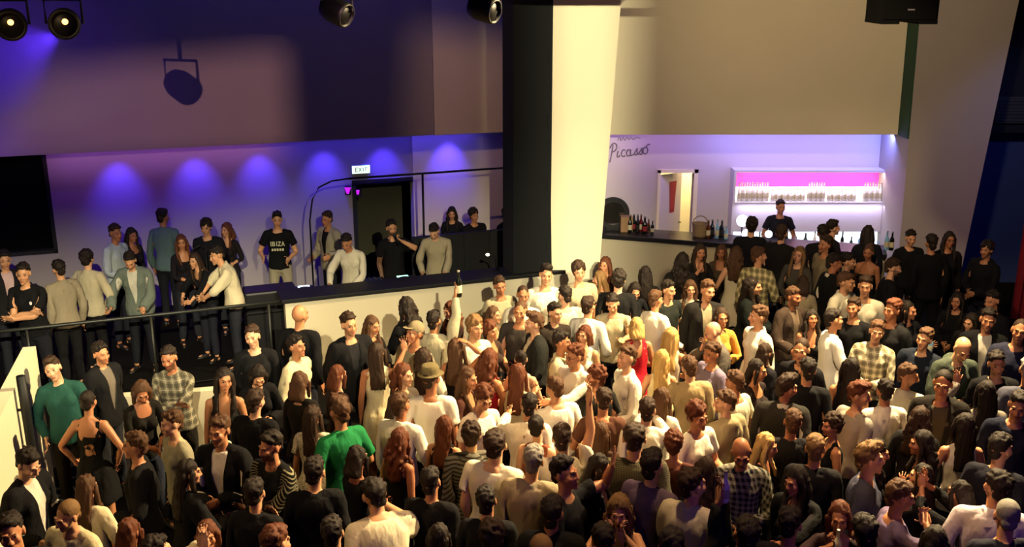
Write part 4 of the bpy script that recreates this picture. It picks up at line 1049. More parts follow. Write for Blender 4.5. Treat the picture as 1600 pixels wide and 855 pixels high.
# exit sign
p = at_plane(564, 265, U0-NU*(REC-.08), NU)
ex_ = empty('exit_sign', p); tag(ex_, 'green lit exit sign with dark letters on the stage wall', 'exit sign')
XM = Matrix.Translation(p) @ UM
mb = MB(); mb.box((-.16, 0, -.075), (.16, .075, .075), .008, XM); chi(mb.build('sign_case', plain('sign_case', 'b8c8b8', .5)), ex_)
mb = MB(); mb.box((-.150, -.006, -.065), (.150, 0, .065), .002, XM); sf_ = chi(mb.build('sign_face', glow('sign_face', 'd8ffd0', 1.7)), ex_)
def bar_letters(word, sc, mat, name, M):
    G = {'E': [(0, 0, 0, 1), (0, 0, .6, 0), (0, .5, .5, .5), (0, 1, .6, 1)], 'X': [(0, 0, .65, 1), (0, 1, .65, 0)], 'I': [(.2, 0, .2, 1)], 'T': [(0, 1, .7, 1), (.35, 0, .35, 1)],
         'B': [(0, 0, 0, 1), (0, 0, .5, .05), (0, .5, .5, .5), (0, 1, .5, .95), (.55, .05, .55, .45), (.52, .55, .52, .95)], 'Z': [(0, 1, .6, 1), (.6, 1, 0, 0), (0, 0, .6, 0)], 'A': [(0, 0, .32, 1), (.32, 1, .64, 0), (.15, .4, .5, .4)]}
    mb = MB(); x = 0
    for ch in word:
        for x0, z0, x1, z1 in G[ch]:
            a, b = Vector((x+x0, 0, z0)), Vector((x+x1, 0, z1)); d = (b-a).normalized(); w = Vector((d.z, 0, -d.x))*.10
            a, b = a-d*.09, b+d*.09
            mb.prism([M @ Vector((q.x*sc, -.003, q.z*sc)) for q in (a+w, b+w, b-w, a-w)], M.to_3x3() @ Vector((0, .003, 0)))
        x += .62 if ch == 'I' else .95
    return mb.build(name, mat)
sub(bar_letters('EXIT', .062, plain('sign_green', '0a5a38', .6), 'sign_letters', XM @ Matrix.Translation((-.095, -.006, -.031))), sf_)

# ------------------------------------------------------------------ fixtures hanging from the truss
TRUSS_Y, TRUSS_Z = 9.0, 5.42
tr = empty('lighting_truss', (-2, TRUSS_Y, TRUSS_Z)); tag(tr, 'black lighting truss above the dance floor just over the frame', 'truss')
for dy, dz in ((-.12, 0), (.12, 0), (0, .2)):
    mb = MB(); mb.tube([(-6, TRUSS_Y+dy, TRUSS_Z+dz), (2.5, TRUSS_Y+dy, TRUSS_Z+dz)], .024, 8); chi(mb.build('chord', blackmetal, None, True), tr)
mb = MB()
for k in range(17):
    x = -6+k*.5
    mb.tube([(x, TRUSS_Y-.12, TRUSS_Z), (x+.25, TRUSS_Y, TRUSS_Z+.2), (x+.5, TRUSS_Y+.12, TRUSS_Z)], .010, 6)
chi(mb.build('lacing', blackmetal), tr)
for x in (-5, -1, 2.2):
    mb = MB(); mb.tube([(x, TRUSS_Y, TRUSS_Z+.2), (x, TRUSS_Y, 7)], .01, 6); chi(mb.build('hanger', blackmetal), tr)
def fixture(u, v, aim, size, label, lit, y=TRUSS_Y, lens=None):
    p = at_y(u, v, y); d = (Vector(aim)-p).normalized(); q = d.to_track_quat('-Z', 'Y').to_matrix().to_4x4(); M = Matrix.Translation(p) @ q
    e = empty('stage_spotlight', p); tag(e, label, 'stage light')
    s = size
    mb = MB(); mb.lathe([(.05*s, .15*s), (.10*s, .14*s), (.125*s, .06*s), (.125*s, -.10*s), (.115*s, -.13*s), (.10*s, -.13*s), (.098*s, -.10*s)], (0, 0, 0), 20, M); chi(mb.build('lamp_housing', plain('fixture_black', '060607', .5), None, True), e)
    mb = MB(); mb.lathe([(.002, -.100*s), (.104*s, -.100*s), (.104*s, -.106*s), (.002, -.108*s)], (0, 0, 0), 20, M); fp_ = chi(mb.build('face_plate', plain('fixture_black', '060607'), None, True), e)
    bc = M.inverted() @ (p+Vector((.045*s, -.1, .02*s))) if lens is None else Vector(lens)
    mb = MB(); mb.lathe([(.002, -.106*s), (.024*s, -.106*s), (.021*s, -.118*s), (.002, -.126*s)], (bc.x, bc.y, 0), 16, M); sub(mb.build('lens', glow('lens_warm', 'ffa050', 7) if lit else plain('lens_glass', '8a8e90', .08, .6, .05), None, True), fp_)
    side = Vector((1, 0, 0)); 
    mb = MB(); mb.tube([p+side*.15*s, p+side*.15*s+Vector((0, 0, .2)), p-side*.15*s+Vector((0, 0, .2)), p-side*.15*s], .013, 8); chi(mb.build('yoke', blackmetal), e)
    mb = MB(); mb.tube([p+Vector((0, 0, .2)), Vector((p.x, y, TRUSS_Z-.02))], .016, 8); mb.box((-.04, -.16, -.03), (.04, .16, .03), .006, Matrix.Translation((p.x, y, TRUSS_Z))); chi(mb.build('clamp', blackmetal), e)
    return p
fixture(17, 38, (1.2, -3, 4.2), 1.05, 'black round stage light with a small lit bulb at the top left corner', True)
fixture(101, 37, (1.0, -3, 4.9), 1.05, 'black round stage light with a lit bulb, second from the left', True)
fixture(526, 18, (3.0, 6.6, 3.2), .88, 'black stage light pointing right at top centre left', False)
fixture(757, 14, (3.0, 7.0, 4.2), .88, 'black stage light beside the black column at the top', False)
# loudspeaker at upper right
Y = 9.0; a = at_y(1376, 38, Y); b = at_y(1465, 38, Y)
cx = (a.x+b.x)/2; hw = (b.x-a.x)/2
ls = empty('loudspeaker', (cx, Y+.2, a.z)); tag(ls, 'black box loudspeaker hanging at the top right', 'loudspeaker')
mb = MB(); mb.box((cx-hw, Y, a.z+.02), (cx+hw, Y+.42, a.z+.62), .012); 
mb.box((cx-hw, Y, a.z), (cx-.17*hw*2, Y+.42, a.z+.03), .004); mb.box((cx+.17*hw*2, Y, a.z), (cx+hw, Y+.42, a.z+.03), .004); chi(mb.build('cabinet', plain('speaker_black', '040404', .9, 0, .1, 3, 0, .1)), ls)
mb = MB(); mb.box((cx-hw+.02, Y-.012, a.z+.04), (cx+hw-.02, Y, a.z+.60), .004); chi(mb.build('grille', plain('speaker_grille', '040404', .9, 0, .3, 90, 0, .1)), ls)
mb = MB(); mb.box((cx-.03, Y-.018, a.z+.115), (cx+.03, Y-.011, a.z+.128), .002, Matrix.Identity(4)); chi(mb.build('badge', plain('badge', '9a9090', .3, .6)), ls)
mb = MB(); mb.tube([(cx, Y+.2, a.z+.6), (cx, Y+.2, 7)], .03, 10); chi(mb.build('hanging_pole', blackmetal), ls)
# ------------------------------------------------------------------ lights
def spot(name, loc, aim, energy, col, cone, blend=.3, size=.15):
    l = bpy.data.lights.new(name, 'SPOT'); l.energy = energy; l.color = srgb(col)[:3]; l.spot_size = R(cone); l.spot_blend = blend; l.shadow_soft_size = size
    o = bpy.data.objects.new(name, l); COL.objects.link(o); o.location = loc; o.rotation_euler = (Vector(aim)-Vector(loc)).to_track_quat('-Z', 'Y').to_euler(); return o
def area(name, loc, aim, energy, col, sx, sy, spread=180):
    l = bpy.data.lights.new(name, 'AREA'); l.energy = energy; l.color = srgb(col)[:3]; l.shape = 'RECTANGLE'; l.size = sx; l.size_y = sy; l.spread = R(spread)
    o = bpy.data.objects.new(name, l); COL.objects.link(o); o.location = loc; o.rotation_euler = (Vector(aim)-Vector(loc)).to_track_quat('-Z', 'Y').to_euler(); return o
def point(name, loc, energy, col, size=.05):
    l = bpy.data.lights.new(name, 'POINT'); l.energy = energy; l.color = srgb(col)[:3]; l.shadow_soft_size = size
    o = bpy.data.objects.new(name, l); COL.objects.link(o); o.location = loc; return o
WARM = 'fff0c4'
lant_n = [0]
def framed(label, LP, ct, energy, col, cone, size=.007, blend=.1):
    """added unseen lantern: four barn doors cut its beam to the quadrilateral ct"""
    LP = Vector(LP); cen = (ct[0]+ct[1]+ct[2]+ct[3])/4; ax = (cen-LP).normalized()
    spot('added_lantern_beam', LP, cen, energy, col, cone, blend, size)
    hole = [LP+(c-LP)*(.5/((c-LP).dot(ax))) for c in ct]; mid = LP+ax*.5
    lant = empty('added_lantern', LP); tag(lant, label, 'stage light')
    for a, b in ((0, 1), (1, 2), (2, 3), (3, 0)):
        d = (hole[b]-hole[a]).normalized(); out = d.cross(ax).normalized()
        if out.dot((hole[a]+hole[b])/2-mid) < 0: out = -out
        mb = MB(); mb.prism([hole[a]-d*.25, hole[b]+d*.25, hole[b]+d*.25+out*.28, hole[a]-d*.25+out*.28], ax*.004); chi(mb.build('added_barn_door', blackmetal), lant)  # doors put in to cut the light to its patch
    q4 = ax.to_track_quat('Z', 'Y').to_matrix().to_4x4(); q4.translation = LP
    mb = MB(); mb.lathe([(.02, -.25), (.14, -.22), (.15, .0), (.17, .40), (.165, .40), (.14, .0), (.13, -.05)], (0, 0, 0), 20, q4); chi(mb.build('lantern_housing', blackmetal), lant)
    mb = MB(); mb.tube([LP+Vector((0, 0, .15)), Vector((LP.x, LP.y, 7))], .02, 8); chi(mb.build('hanging_pole', blackmetal), lant)
PY = Vector((0, 14.3, 0)); YN = Vector((0, -1, 0))
framed('added unseen lantern with barn doors shaping the light on the cream pillar', (1.5, .4, 6.25), [at_plane(u, v, PY, YN) for u, v in ((835, -60), (1000, -60), (985, 470), (835, 470))], 13500, WARM, 30, .02)
framed('added unseen lantern with barn doors shaping the light on the white stage wall', (1.0, .5, 6.3), [at_plane(u, v, F0, NF) for u, v in ((395, 362), (1000, 318), (1000, 490), (395, 615))], 8800, WARM, 44, .05, .3)
framed('added unseen lantern with barn doors shaping the light on the people by the rail', (-.8, .8, 6.3), [at_plane(u, v, F0, NF) for u, v in ((-120, 392), (445, 350), (450, 640), (-120, 690))], 9500, WARM, 40, .03, .3)
# warm spots over the dance floor
spot('floor_spot', (4.4, 10.6, 6.6), (1.2, 7.8, 1.2), 9500, 'ffe0a8', 100, .6, .10)
spot('floor_spot', (1.2, 7.2, 6.6), (.9, 6.4, 1.2), 900, 'ffd090', 95, .7, .10)  # added overhead to brighten the dark front centre of the crowd
spot('bar_spot', (1.4, 6.0, 6.5), (4.4, 13.4, .9), 1500, 'ffe0ac', 42, .7, .10)  # added to bring warm light onto the crowd at the bar
spot('floor_spot', (-4.5, 6.0, 6.6), (-2.8, 8.6, 1.2), 420, 'ffd694', 80, .6, .12)
# warm wash on the upper bar wall
spot('wall_wash', (3.2, 10.2, 6.4), (5.6, 17, 4.4), 800, 'ffe0b0', 84, .9, .2)
framed('added unseen lantern with barn doors shaping the light patch on the upper left wall', (2.2, 2.0, 6.4), [at_plane(u, v, U0, NU) for u, v in ((60, 112), (446, 74), (456, 236), (-60, 262))], 3300, 'f4b6b8', 34, .011)
framed('added unseen lantern with barn doors shaping the light patch beside the black column', (-.2, 10.3, 6.3), [at_plane(u, v, U0, NU) for u, v in ((640, 40), (815, 70), (815, 380), (630, 380))], 330, 'ffc8a8', 60, .03)
# violet beam at the top left
spot('violet_spot', (-4.0, 9.2, 4.75), (-8.2, 12.6, 3.4), 1000, '5a30ff', 50, .8, .05)
spot('violet_spot', (-7.6, 10.5, 6.4), (-7.8, 14.8, 3.0), 300, '6a30ff', 70, .8, .05)
# downlights in the recess over the stage
for u in (180, 303, 405, 508, 602, 703):
    t, z = up_pt(u, 235, REC-.22); p = U0+EU*t-NU*(REC-.42)+Vector((0, 0, LINT-.02))
    q = U0+EU*t-NU*(REC+.02)+Vector((0, 0, LINT-.95))
    spot('recess_downlight', p, q, 110, '4a36ff', 68, 1.0, .05)
for c_, e_, col_ in ((-5.6, 16, '9a58d8'), (-2.2, 13, '4a3cff')):
    area('recess_strip', U0+EU*c_-NU*.40+Vector((0, 0, LINT-.03)), U0+EU*c_-NU*(REC+.1)+Vector((0, 0, 1.0)), e_, col_, 3.4, .12)
area('stage_blue', U0+EU*(-4.0)+NU*1.2+Vector((0, 0, 6.8)), U0+EU*(-4.0)-NU*.1+Vector((0, 0, 3.4)), 40, '2c3ce0', 8, .6)
# bar soffit strips and added fills that brighten the bottle fronts and the front panel
area('bar_soffit', (4.9, BY+.25, LB-.03), (4.9, BB+.1, 1.5), 34, 'b0a0ff', 3.2, .25)
area('bar_soffit', (2.2, BY+.25, LB-.03), (2.2, BB+.1, 1.5), 9, 'd0a0e8', 2.0, .25)
area('bar_soffit', (6.35, BY+.25, LB-.03), (6.3, BB+.1, 1.4), 20, '4468ff', .5, .2)
area('shelf_fill', ((sx0+sx1)/2, SY+.02, sz1-.012), ((sx0+sx1)/2, SY+.16, sz0), 16, 'fff2f0', sx1-sx0-.1, .04)
area('shelf_fill', ((sx0+sx1)/2, SY-.10, sz0-.05), ((sx0+sx1)/2, SY+.05, lz1), 7, 'd8ccff', sx1-sx0-.1, .04)
point('store_room_lamp', (door_r+.3, BB+.75, 2.3), 160, 'ffe4a8', .08)
# blue and red at the far right
spot('side_blue', (8.6, 13.5, 4.6), (8.2, 17.4, 1.6), 140, '5c70d0', 70, .8)
point('side_red', (7.9, 14.6, 1.6), 5, 'ff1030', .1)
# weak room fill from the ceiling
area('room_fill', (1, 7, 6.8), (1, 7.5, 0), 12, '7060c0', 9, 9)
area('violet_fill', (3.6, .6, 5.6), (3.0, 6.5, 1.2), 70, '8050e0', 2.5, 1.0)

# thin haze in the violet beam at the top left
mb = MB(); mb.box((-8.2, 8.7, 3.95), (-3.75, 11.2, 5.35)); hz = NT('haze'); hz.t.nodes.remove(hz.b)
vs = hz.n('ShaderNodeVolumeScatter'); vs.inputs['Density'].default_value = .07; vs.inputs['Anisotropy'].default_value = .2
hz.l(vs.outputs[0], hz.out.inputs['Volume']); o = mb.build('haze', hz.m); tag(o, 'thin haze glowing violet in the stage light beam at the top left', 'haze', None, 'stuff')
# ------------------------------------------------------------------ who stands where: u, v of the head in the photograph (floor position follows from it), gender build, facing, hair, hair colour, clothes, pose, label, extras
WH, CR, BE, BK, GY, NV = 'e6e0d0', 'd6cbac', 'a89a7c', '0f0f12', '56534c', '161b2e'
PEOPLE = [
# behind the rail, left of the stage
(7, 406, 'm', 35, 'short', 'k', 'jacket:19171a+shirt:c8a8a8', 'stand', 'person in dark jacket over pink shirt at the very left end of the rail', {}),
(38, 426, 'm', 15, 'short', 'k', 'polo:0e0e12', 'cross', 'person in black polo with white emblem, arms crossed, leaning by the rail', {'emblem': 1, 'lean': 10}),
(90, 420, 'm', -130, 'short', 'k', 'shirt:8f846e', 'stand', 'person in beige grey shirt turned away beside the black polo at the rail', {}),
(136, 404, 'm', 170, 'curly', 'k', 'shirt:b8ad90', 'hips', 'person in light shirt with back turned and elbow out behind the rail', {}),
(183, 362, 'm', 55, 'short', 'd', 'shirt:a9b4b8', 'bentR', 'person in pale blue shirt facing right in the back row by the violet wall', {}),
(207, 367, 'f', 50, 'long', 'k', 'scoop:14121a', 'stand', 'long haired person in black top next to the pale blue shirt', {}),
(203, 408, 'm', 10, 'short', 'k', 'jacket:667068+shirt:c6c2b2', 'rail', 'person in open grey green cardigan over white shirt with both hands on the rail', {'hpitch': 22}),
(253, 340, 'm', 160, 'short', 'k', 'shirt:53686a', 'stand', 'tall person in dull teal shirt seen from behind by the violet wall', {'s': 1.06}),
(284, 378, 'f', 20, 'long', 'r', 'scoop:18141a', 'front', 'person in dark top with auburn hair behind the black scoop neck top', {'bag': 1}),
(323, 354, 'm', 0, 'curly', 'k', 'jumper:131318', 'stand', 'person in black jumper standing in the shade left of the smiling one', {}),
(351, 360, 'f', -25, 'wavy', 'r', 'scoop:1c1618', 'bentL', 'smiling person with auburn waves in low black top, nearest the stage in the back row', {}),
(304, 407, 'f', -20, 'long', 'd', 'scoop:0d0d10', 'lean', 'person in black scoop neck top with forearms resting on the rail', {}),
(337, 398, 'm', -55, 'short', 'k', 'rolled:cfc3a2', 'lean', 'person in cream shirt with rolled sleeves leaning on the rail, facing left', {}),
(397, 528, 'm', 0, 'short', 'd', 'jumper:0f0f12', 'stand', 'dim person in black in the shadow before the rail beneath the stage corner', {'beard': 1}),
# stage
(433, 343, 'm', 15, 'quiff', 'k', 'tee:0c0c0e', 'bent2', 'person in black tshirt with pale lettering standing at the left of the stage', {'ibiza': 1, 'pants': '9a917c'}),
(510, 342, 'm', -30, 'short', 'd', 'jacket:9c937c+tee:0d0d0f', 'bent2', 'person in open beige jacket over black tshirt, second from left on stage', {}),
(541, 379, 'm', -12, 'short', 'k', 'shirt:ddd5bc', 'desk', 'person in white shirt bending over the music gear on stage', {'hpitch': 18}),
(612, 356, 'm', 20, 'short', 'k', 'tee:0d0d10', 'sipL', 'person in black tshirt holding a microphone to the mouth on stage', {'beard': 2, 'mic': 'L'}),
(678, 362, 'm', -10, 'quiff', 'k', 'shirt:a79c80', 'desk', 'person in beige shirt looking down at the table, farthest right on stage', {'hpitch': 25}),
(710, 338, 'f', 5, 'wavy', 'k', 'jumper:14141a', 'stand', 'long haired person in black behind the stage partition', {}),
(749, 350, 'm', 30, 'curly', 'k', 'jumper:121218', 'stand', 'dark person behind the partition, middle one of three heads', {}),
(781, 348, 'm', 60, 'short', 'k', 'jumper:121218', 'stand', 'dark person behind the partition facing right, next to the black column', {}),
# along the stage wall
(470, 491, 'm', 150, '', 'k', 'jumper:0d0d10', 'stand', 'bald person in black jumper at the left end of the white stage wall', {'tone': 1, 's': 1.05}),
(548, 505, 'm', 35, 'short', 'd', 'jacket:111114+tee:1c1c20', 'stand', 'person in black jacket before the white stage wall, left of a long haired one', {'beard': 1}),
(582, 509, 'f', 55, 'long', 'b', 'scoop:16120f', 'front', 'long haired person in dark top facing right before the white stage wall', {}),
(634, 482, 'f', -120, 'wavy', 'k', 'jumper:0c0c0e', 'front', 'person in black with a mass of dark hair close to the white stage wall', {'s': 1.0}),
(673, 500, 'm', 165, 'short', 'k', 'shirt:b3a88c', 'upR', 'person in beige shirt with one arm raised high holding a dark bottle', {'bottle': ('R', 'wine', 'dark', 'dark bottle held up in a raised hand before the stage wall')}),
(652, 519, 'm', -50, 'cap', 'b', 'jumper:7d745f', 'bent2', 'person in grey knit and cap looking up left under the raised arm', {'hatc': '8a7c60', 'hpitch': -10}),
(716, 498, 'f', -45, 'wavy', 'r', 'scoop:2a1c18', 'front', 'person with long brown curls facing left at the stage wall', {}),
(784, 449, 'm', 15, 'short', 'd', 'tee:a2957a', 'stand', 'person in beige tshirt casting a shadow on the stage wall, under its black ledge', {'beard': 1}),
(811, 464, 'm', 5, 'buzz', 'd', 'tee:e2dac2', 'stand', 'person in white tshirt right of the beige tshirt by the stage wall', {}),
(854, 443, 'm', 5, 'quiff', 'k', 'tee:e6dcc2', 'stand', 'person in white tshirt with tall dark hair left of the cream pillar', {'s': 1.06}),
(903, 425, 'm', 8, 'curly', 'd', 'tee:b8aa88', 'stand', 'person in beige tshirt standing right before the cream pillar', {'s': 1.04, 'beard': 1}),
(802, 488, 'm', -10, 'buzz', 'b', 'tee:3a3430', 'front', 'person with cropped hair in dark tshirt below the white tshirt at the wall', {}),
(742, 512, 'm', 35, 'curly', 'g', 'tee:e0d8c0', 'bentR', 'curly fair person in white tshirt facing right near the stage wall', {}),
(771, 517, 'f', 45, 'curly', 'r', 'scoop:3a2a24', 'bent2', 'person with short red curls facing right in dark top near the stage wall', {}),
(787, 500, 'f', 60, 'bob', 'b', 'scoop:5a4a3c', 'stand', 'bob haired person in brown top facing right behind the red curls', {}),
(839, 503, 'm', -85, 'quiff', 'b', 'jacket:1b1c1a+tee:d0c6aa', 'bentL', 'person in black jacket with pale collar facing left at the centre', {}),
(865, 491, 'm', 35, 'short', 'k', 'shirt:2a221c', 'stand', 'person in dark brown shirt facing right behind the black jacket with pale collar', {'beard': 1}),
(884, 463, 'm', -150, 'short', 'k', 'tee:d2c6a6', 'stand', 'dark haired person in cream tshirt seen from behind, near the cream pillar', {}),
(906, 478, 'm', 150, 'short', 'd', 'shirt:e8e2d0', 'bentR', 'person in white shirt seen from behind below the cream pillar', {}),
(956, 477, 'm', -8, 'short', 'k', 'tee:b9ab8a', 'reachL', 'person in tan tshirt with dark hair looking down right of the pillar', {'hpitch': 15}),
(940, 441, 'f', -90, 'long', 'g', 'scoop:4a3c2a', 'stand', 'long fair haired person facing left at the right edge of the cream pillar', {}),
(943, 415, 'f', -30, 'long', 'r', 'scoop:3a241c', 'stand', 'person half hidden behind the right edge of the cream pillar', {}),
(976, 432, 'm', 175, 'curly', 'k', 'jumper:131314', 'stand', 'curly haired person in black seen from behind before the bar front', {}),
(1004, 429, 'f', 175, 'long', 'k', 'scoop:141416', 'stand', 'long black haired person seen from behind before the bar front', {}),
(979, 458, 'f', 10, 'bob', 'k', 'jumper:15161a', 'lookdown', 'person in black jumper looking down, before the curly haired one at the bar front', {'hpitch': 20}),
(1015, 474, 'm', 130, 'short', 'b', 'shirt:e9e2d0', 'bentR', 'person in bright white shirt turned away beside a dark green tshirt', {}),
(1034, 464, 'm', 40, 'short', 'k', 'tee:1e2320', 'stand', 'person in dark green tshirt facing right behind the bright white shirt', {}),
(1052, 421, 'f', 165, 'wavy', 'k', 'jacket:161514+scoop:2a2420', 'stand', 'person with bushy dark curls in black jacket before the bar', {'s': 1.0}),
(996, 510, 'f', 180, 'bob', 'y', 'dress:b01828', 'bent2', 'blonde person in bright red dress seen from behind', {}),
(1045, 524, 'f', 175, 'long', 'y', 'tank:d8ccb0', 'front', 'blonde long haired person in pale top right of the red dress', {}),
(1027, 573, 'f', 172, 'long', 'y', 'tank:d6c69a', 'bent2', 'person with very long straight blonde hair seen from behind at the centre', {}),
(964, 560, 'm', -65, 'short', 'b', 'shirt:eae4d4', 'bentL', 'person in white shirt facing left and up, left of the long blonde hair', {'hpitch': -8}),
(898, 523, 'f', -30, 'bob', 'r', 'tank:e0d8c4', 'stand', 'person with auburn bob in white top below the white shirt at the pillar', {}),
(865, 546, 'm', 80, 'short', 'k', 'rolled:c2b698', 'stand', 'person in beige shirt with dark cropped hair facing right, before the black jacket', {'straps': 1}),
(896, 555, 'm', -60, 'short', 'r', 'shirt:e8e0d0', 'reachL', 'person with glasses in white shirt facing left at the centre', {'glasses': 1}),
(915, 597, 'm', -80, 'curly', 'r', 'tee:1b1a18', 'stand', 'bearded person in charcoal tshirt facing left, below the one with glasses', {'beard': 2, 'byaw': -150}),
(880, 610, 'm', -150, 'short', 'b', 'tee:eae4d4', 'reachL', 'person in white tshirt turned away left of the bearded charcoal tshirt', {}),
(841, 634, 'm', 178, 'short', 'k', 'shirt:e8e2d2', 'reachL', 'person in white long sleeves with dark hair reaching out left', {}),
(812, 562, 'f', 178, 'bun', 'k', 'tank:d6ccb2', 'bent2', 'person with dark hair tied up in pale sleeveless top, seen from behind', {}),
(674, 548, 'f', 175, 'long', 'd', 'tee:dcd2ba', 'waveL', 'person with long brown hair seen from behind, one hand lifted, above the straw hat', {}),
(647, 579, 'f', 60, 'bob', 'r', 'jumper:4a4038', 'stand', 'person in dark grey knit with auburn bob facing right, left of the straw hat', {}),
(688, 588, 'm', 155, 'hat', 'd', 'tee:ece6d6', 'stand', 'person in white tshirt and straw hat seen from behind', {'hatc': '6e6344'}),
(727, 541, 'f', 170, 'long', 'b', 'tank:121214', 'headR', 'person in black sleeveless top with bare arm bent up to the head', {}),
(760, 556, 'f', 160, 'wavy', 'r', 'tank:a81a30', 'front', 'person in crimson top with brown waves seen from behind', {}),
(747, 590, 'f', 60, 'long', 'b', 'scoop:4a2a22', 'bentR', 'brown haired person facing right below the crimson top', {}),
(743, 623, 'm', 25, 'curly', 'r', 'tee:e8e0cc', 'stand', 'person with bushy light brown curls in white tshirt right of the straw hat', {'hpitch': 18}),
(796, 583, 'f', 165, 'long', 'r', 'tank:c8b890', 'bentL', 'person with long ginger hair seen from behind left of centre', {}),
(641, 633, 'm', 150, 'short', 'b', 'shirt:e8e4d4', 'bentR', 'person in loose white shirt seen from behind right of the green polo', {'s': .98}),
(689, 677, 'f', 172, 'long', 'r', 'dress:100e10', 'bent2', 'person with long auburn hair in black sleeveless dress with bare arms', {}),
(578, 558, 'f', 172, 'long', 'd', 'dress:ded2ac', 'stand', 'person in short cream dress seen from behind, bare arms at the sides', {'s': .97}),
(530, 642, 'm', -140, 'quiff', 'b', 'polo:1c7a44', 'bent2', 'person in bright green polo seen from behind', {}),
(612, 687, 'f', 160, 'wavy', 'r', 'tank:14100f', 'stand', 'person with long dark red curls and bare arm, right of the green polo', {}),
(597, 772, 'm', -150, 'short', 'k', 'tee:d6ccb0', 'reachR', 'person in baggy white tshirt bending forward at the bottom centre left', {'lean': 26, 'wide': 1.08}),
(746, 685, 'm', 172, 'curly', 'd', 'hoodie:6a665a:stripe', 'stand', 'person in grey striped hoodie with dark curls seen from behind', {}),
(788, 707, 'm', 172, 'short', 'd', 'tee:e6dec8', 'stand', 'person in white tshirt seen squarely from behind right of the striped hoodie', {'s': 1.03, 'wide': 1.06}),
(746, 786, 'm', 175, 'short', 'k', 'jumper:121214', 'stand', 'black haired person in black jumper below the striped hoodie', {}),
(777, 834, 'm', 178, 'curly', 'd', 'tee:4a1c26', 'bent2', 'person in plum tshirt with dark curls at the bottom edge centre', {}),
# lower left
(86, 573, 'm', 12, 'quiff', 'd', 'shirt:1f4a42', 'pocket', 'person in teal green shirt standing against the white stair wall', {'hroll': -10, 's': .99, 'side': -6}),
(154, 555, 'm', 55, 'short', 'k', 'jacket:0f0f12+shirt:6a6258', 'stand', 'person in black suit facing right, right of the teal shirt', {'beard': 1}),
(262, 561, 'm', 0, 'short', 'k', 'shirt:8a8470:plaid', 'cross', 'bearded person in grey plaid shirt with arms crossed below the rail', {'beard': 2}),
(222, 613, 'f', 30, 'bob', 'b', 'scoop:17140f', 'lookdown', 'person with brown bob looking down, before the grey plaid shirt', {'hpitch': 22}),
(140, 625, 'f', 178, 'bun', 'k', 'cutout:0c0c0e', 'hips', 'person in black dress with cut out back, hands on hips', {}),
(208, 697, 'm', -85, 'short', 'b', 'jumper:0e0e11', 'bentL', 'person in black jumper facing left before the cut out dress', {}),
(264, 664, 'm', -55, 'short', 'b', 'tee:8f8a74', 'stand', 'person in olive grey tshirt facing left, right of the black jumper', {}),
(48, 727, 'm', 65, 'short', 'k', 'jacket:0d0d10+shirt:d8d2c2', 'bent2', 'person in black jacket with white collar at the lower left corner, head bowed', {'hpitch': 20}),
(105, 812, 'm', -30, 'buzz', 'g', 'jumper:c9bd97', 'bent2', 'person with cropped fair hair in cream knit at the bottom left', {'hpitch': 10}),
(152, 765, 'f', 165, 'long', 'b', 'jumper:d8cca8', 'bentR', 'person in cream top with long brown hair above the bottom left', {}),
(206, 829, 'f', 165, 'bob', 'r', 'jacket:141416+tee:303030', 'stand', 'person in black jacket with reddish bob at the bottom left edge', {'pants': '3a5a80'}),
(262, 846, 'm', 120, 'short', 'k', 'shirt:dcd2b8', 'clap', 'person in white sleeves clapping with hands raised at the bottom left', {'s': .97}),
(297, 737, 'f', 120, 'long', 'k', 'jacket:101013+scoop:222222', 'front', 'person with black hair in black leather jacket turned right, left of the suit', {}),
(341, 672, 'm', -15, 'short', 'b', 'jacket:0d0d10+shirt:d8d0c0', 'hands', 'person in dark suit and white shirt, red faced, left of the striped jumper', {'tone': 1}),
(402, 627, 'm', 160, 'short', 'd', 'jumper:0d0d10', 'stand', 'person in black jumper seen from behind above the suit', {}),
(427, 702, 'm', -40, 'short', 'k', 'jumper:0d0d10:yoke', 'cross', 'bearded person in black jumper with striped shoulders, arms folded', {'beard': 2, 's': 1.03}),
(389, 776, 'm', 178, 'short', 'k', 'shirt:131315', 'stand', 'person in black shirt with cropped dark hair seen from behind at the bottom', {}),
(447, 834, 'm', 150, 'short', 'r', 'jumper:0e0e10', 'stand', 'reddish haired person in black at the bottom edge under the striped jumper', {}),
(357, 589, 'f', 30, 'long', 'k', 'tank:0e0e10', 'stand', 'person with long black hair and low black top facing right, below the rail', {}),
(457, 541, 'm', 65, 'short', 'k', 'rolled:d2c7a2', 'bentR', 'person in cream shirt with rolled sleeves facing right, below the bald one', {'hpitch': -6}),
(485, 589, 'f', 160, 'bob', 'b', 'jumper:16120f', 'stand', 'person with brown bob in dark jumper right of the cream rolled shirt', {}),
(402, 590, 'f', 25, 'bob', 'k', 'jumper:0f0f12', 'lookdown', 'person in black with dark bob looking down, right of the low black top', {'hpitch': 30}),
(492, 650, 'f', 155, 'long', 'd', 'tee:d6cab0:lace', 'bentR', 'person in white lace top with long brown hair left of the green polo', {}),
(528, 586, 'f', 140, 'bob', 'r', 'scoop:2a1a14', 'stand', 'auburn haired person in brown top left of the cream dress', {}),
(317, 842, 'f', 20, 'bob', 'r', 'scoop:15120f', 'stand', 'person with reddish hair at the bottom edge right of the clapping one', {}),
(480, 735, 'm', 170, 'short', 'k', 'jumper:0d0d10', 'stand', 'person all in black in the dark gap left of the baggy white tshirt', {}),
(560, 715, 'f', 150, 'bob', 'k', 'scoop:0f0d0d', 'front', 'dark haired person in black directly below the green polo', {}),
(660, 765, 'm', 165, 'short', 'k', 'jumper:0f0e10', 'stand', 'dark person in black between the auburn hair and the baggy tshirt', {}),
# bar side
(1098, 393, 'f', 10, 'long', 'd', 'scoop:191614', 'chin', 'long haired person with hand at chin standing before the bar front', {}),
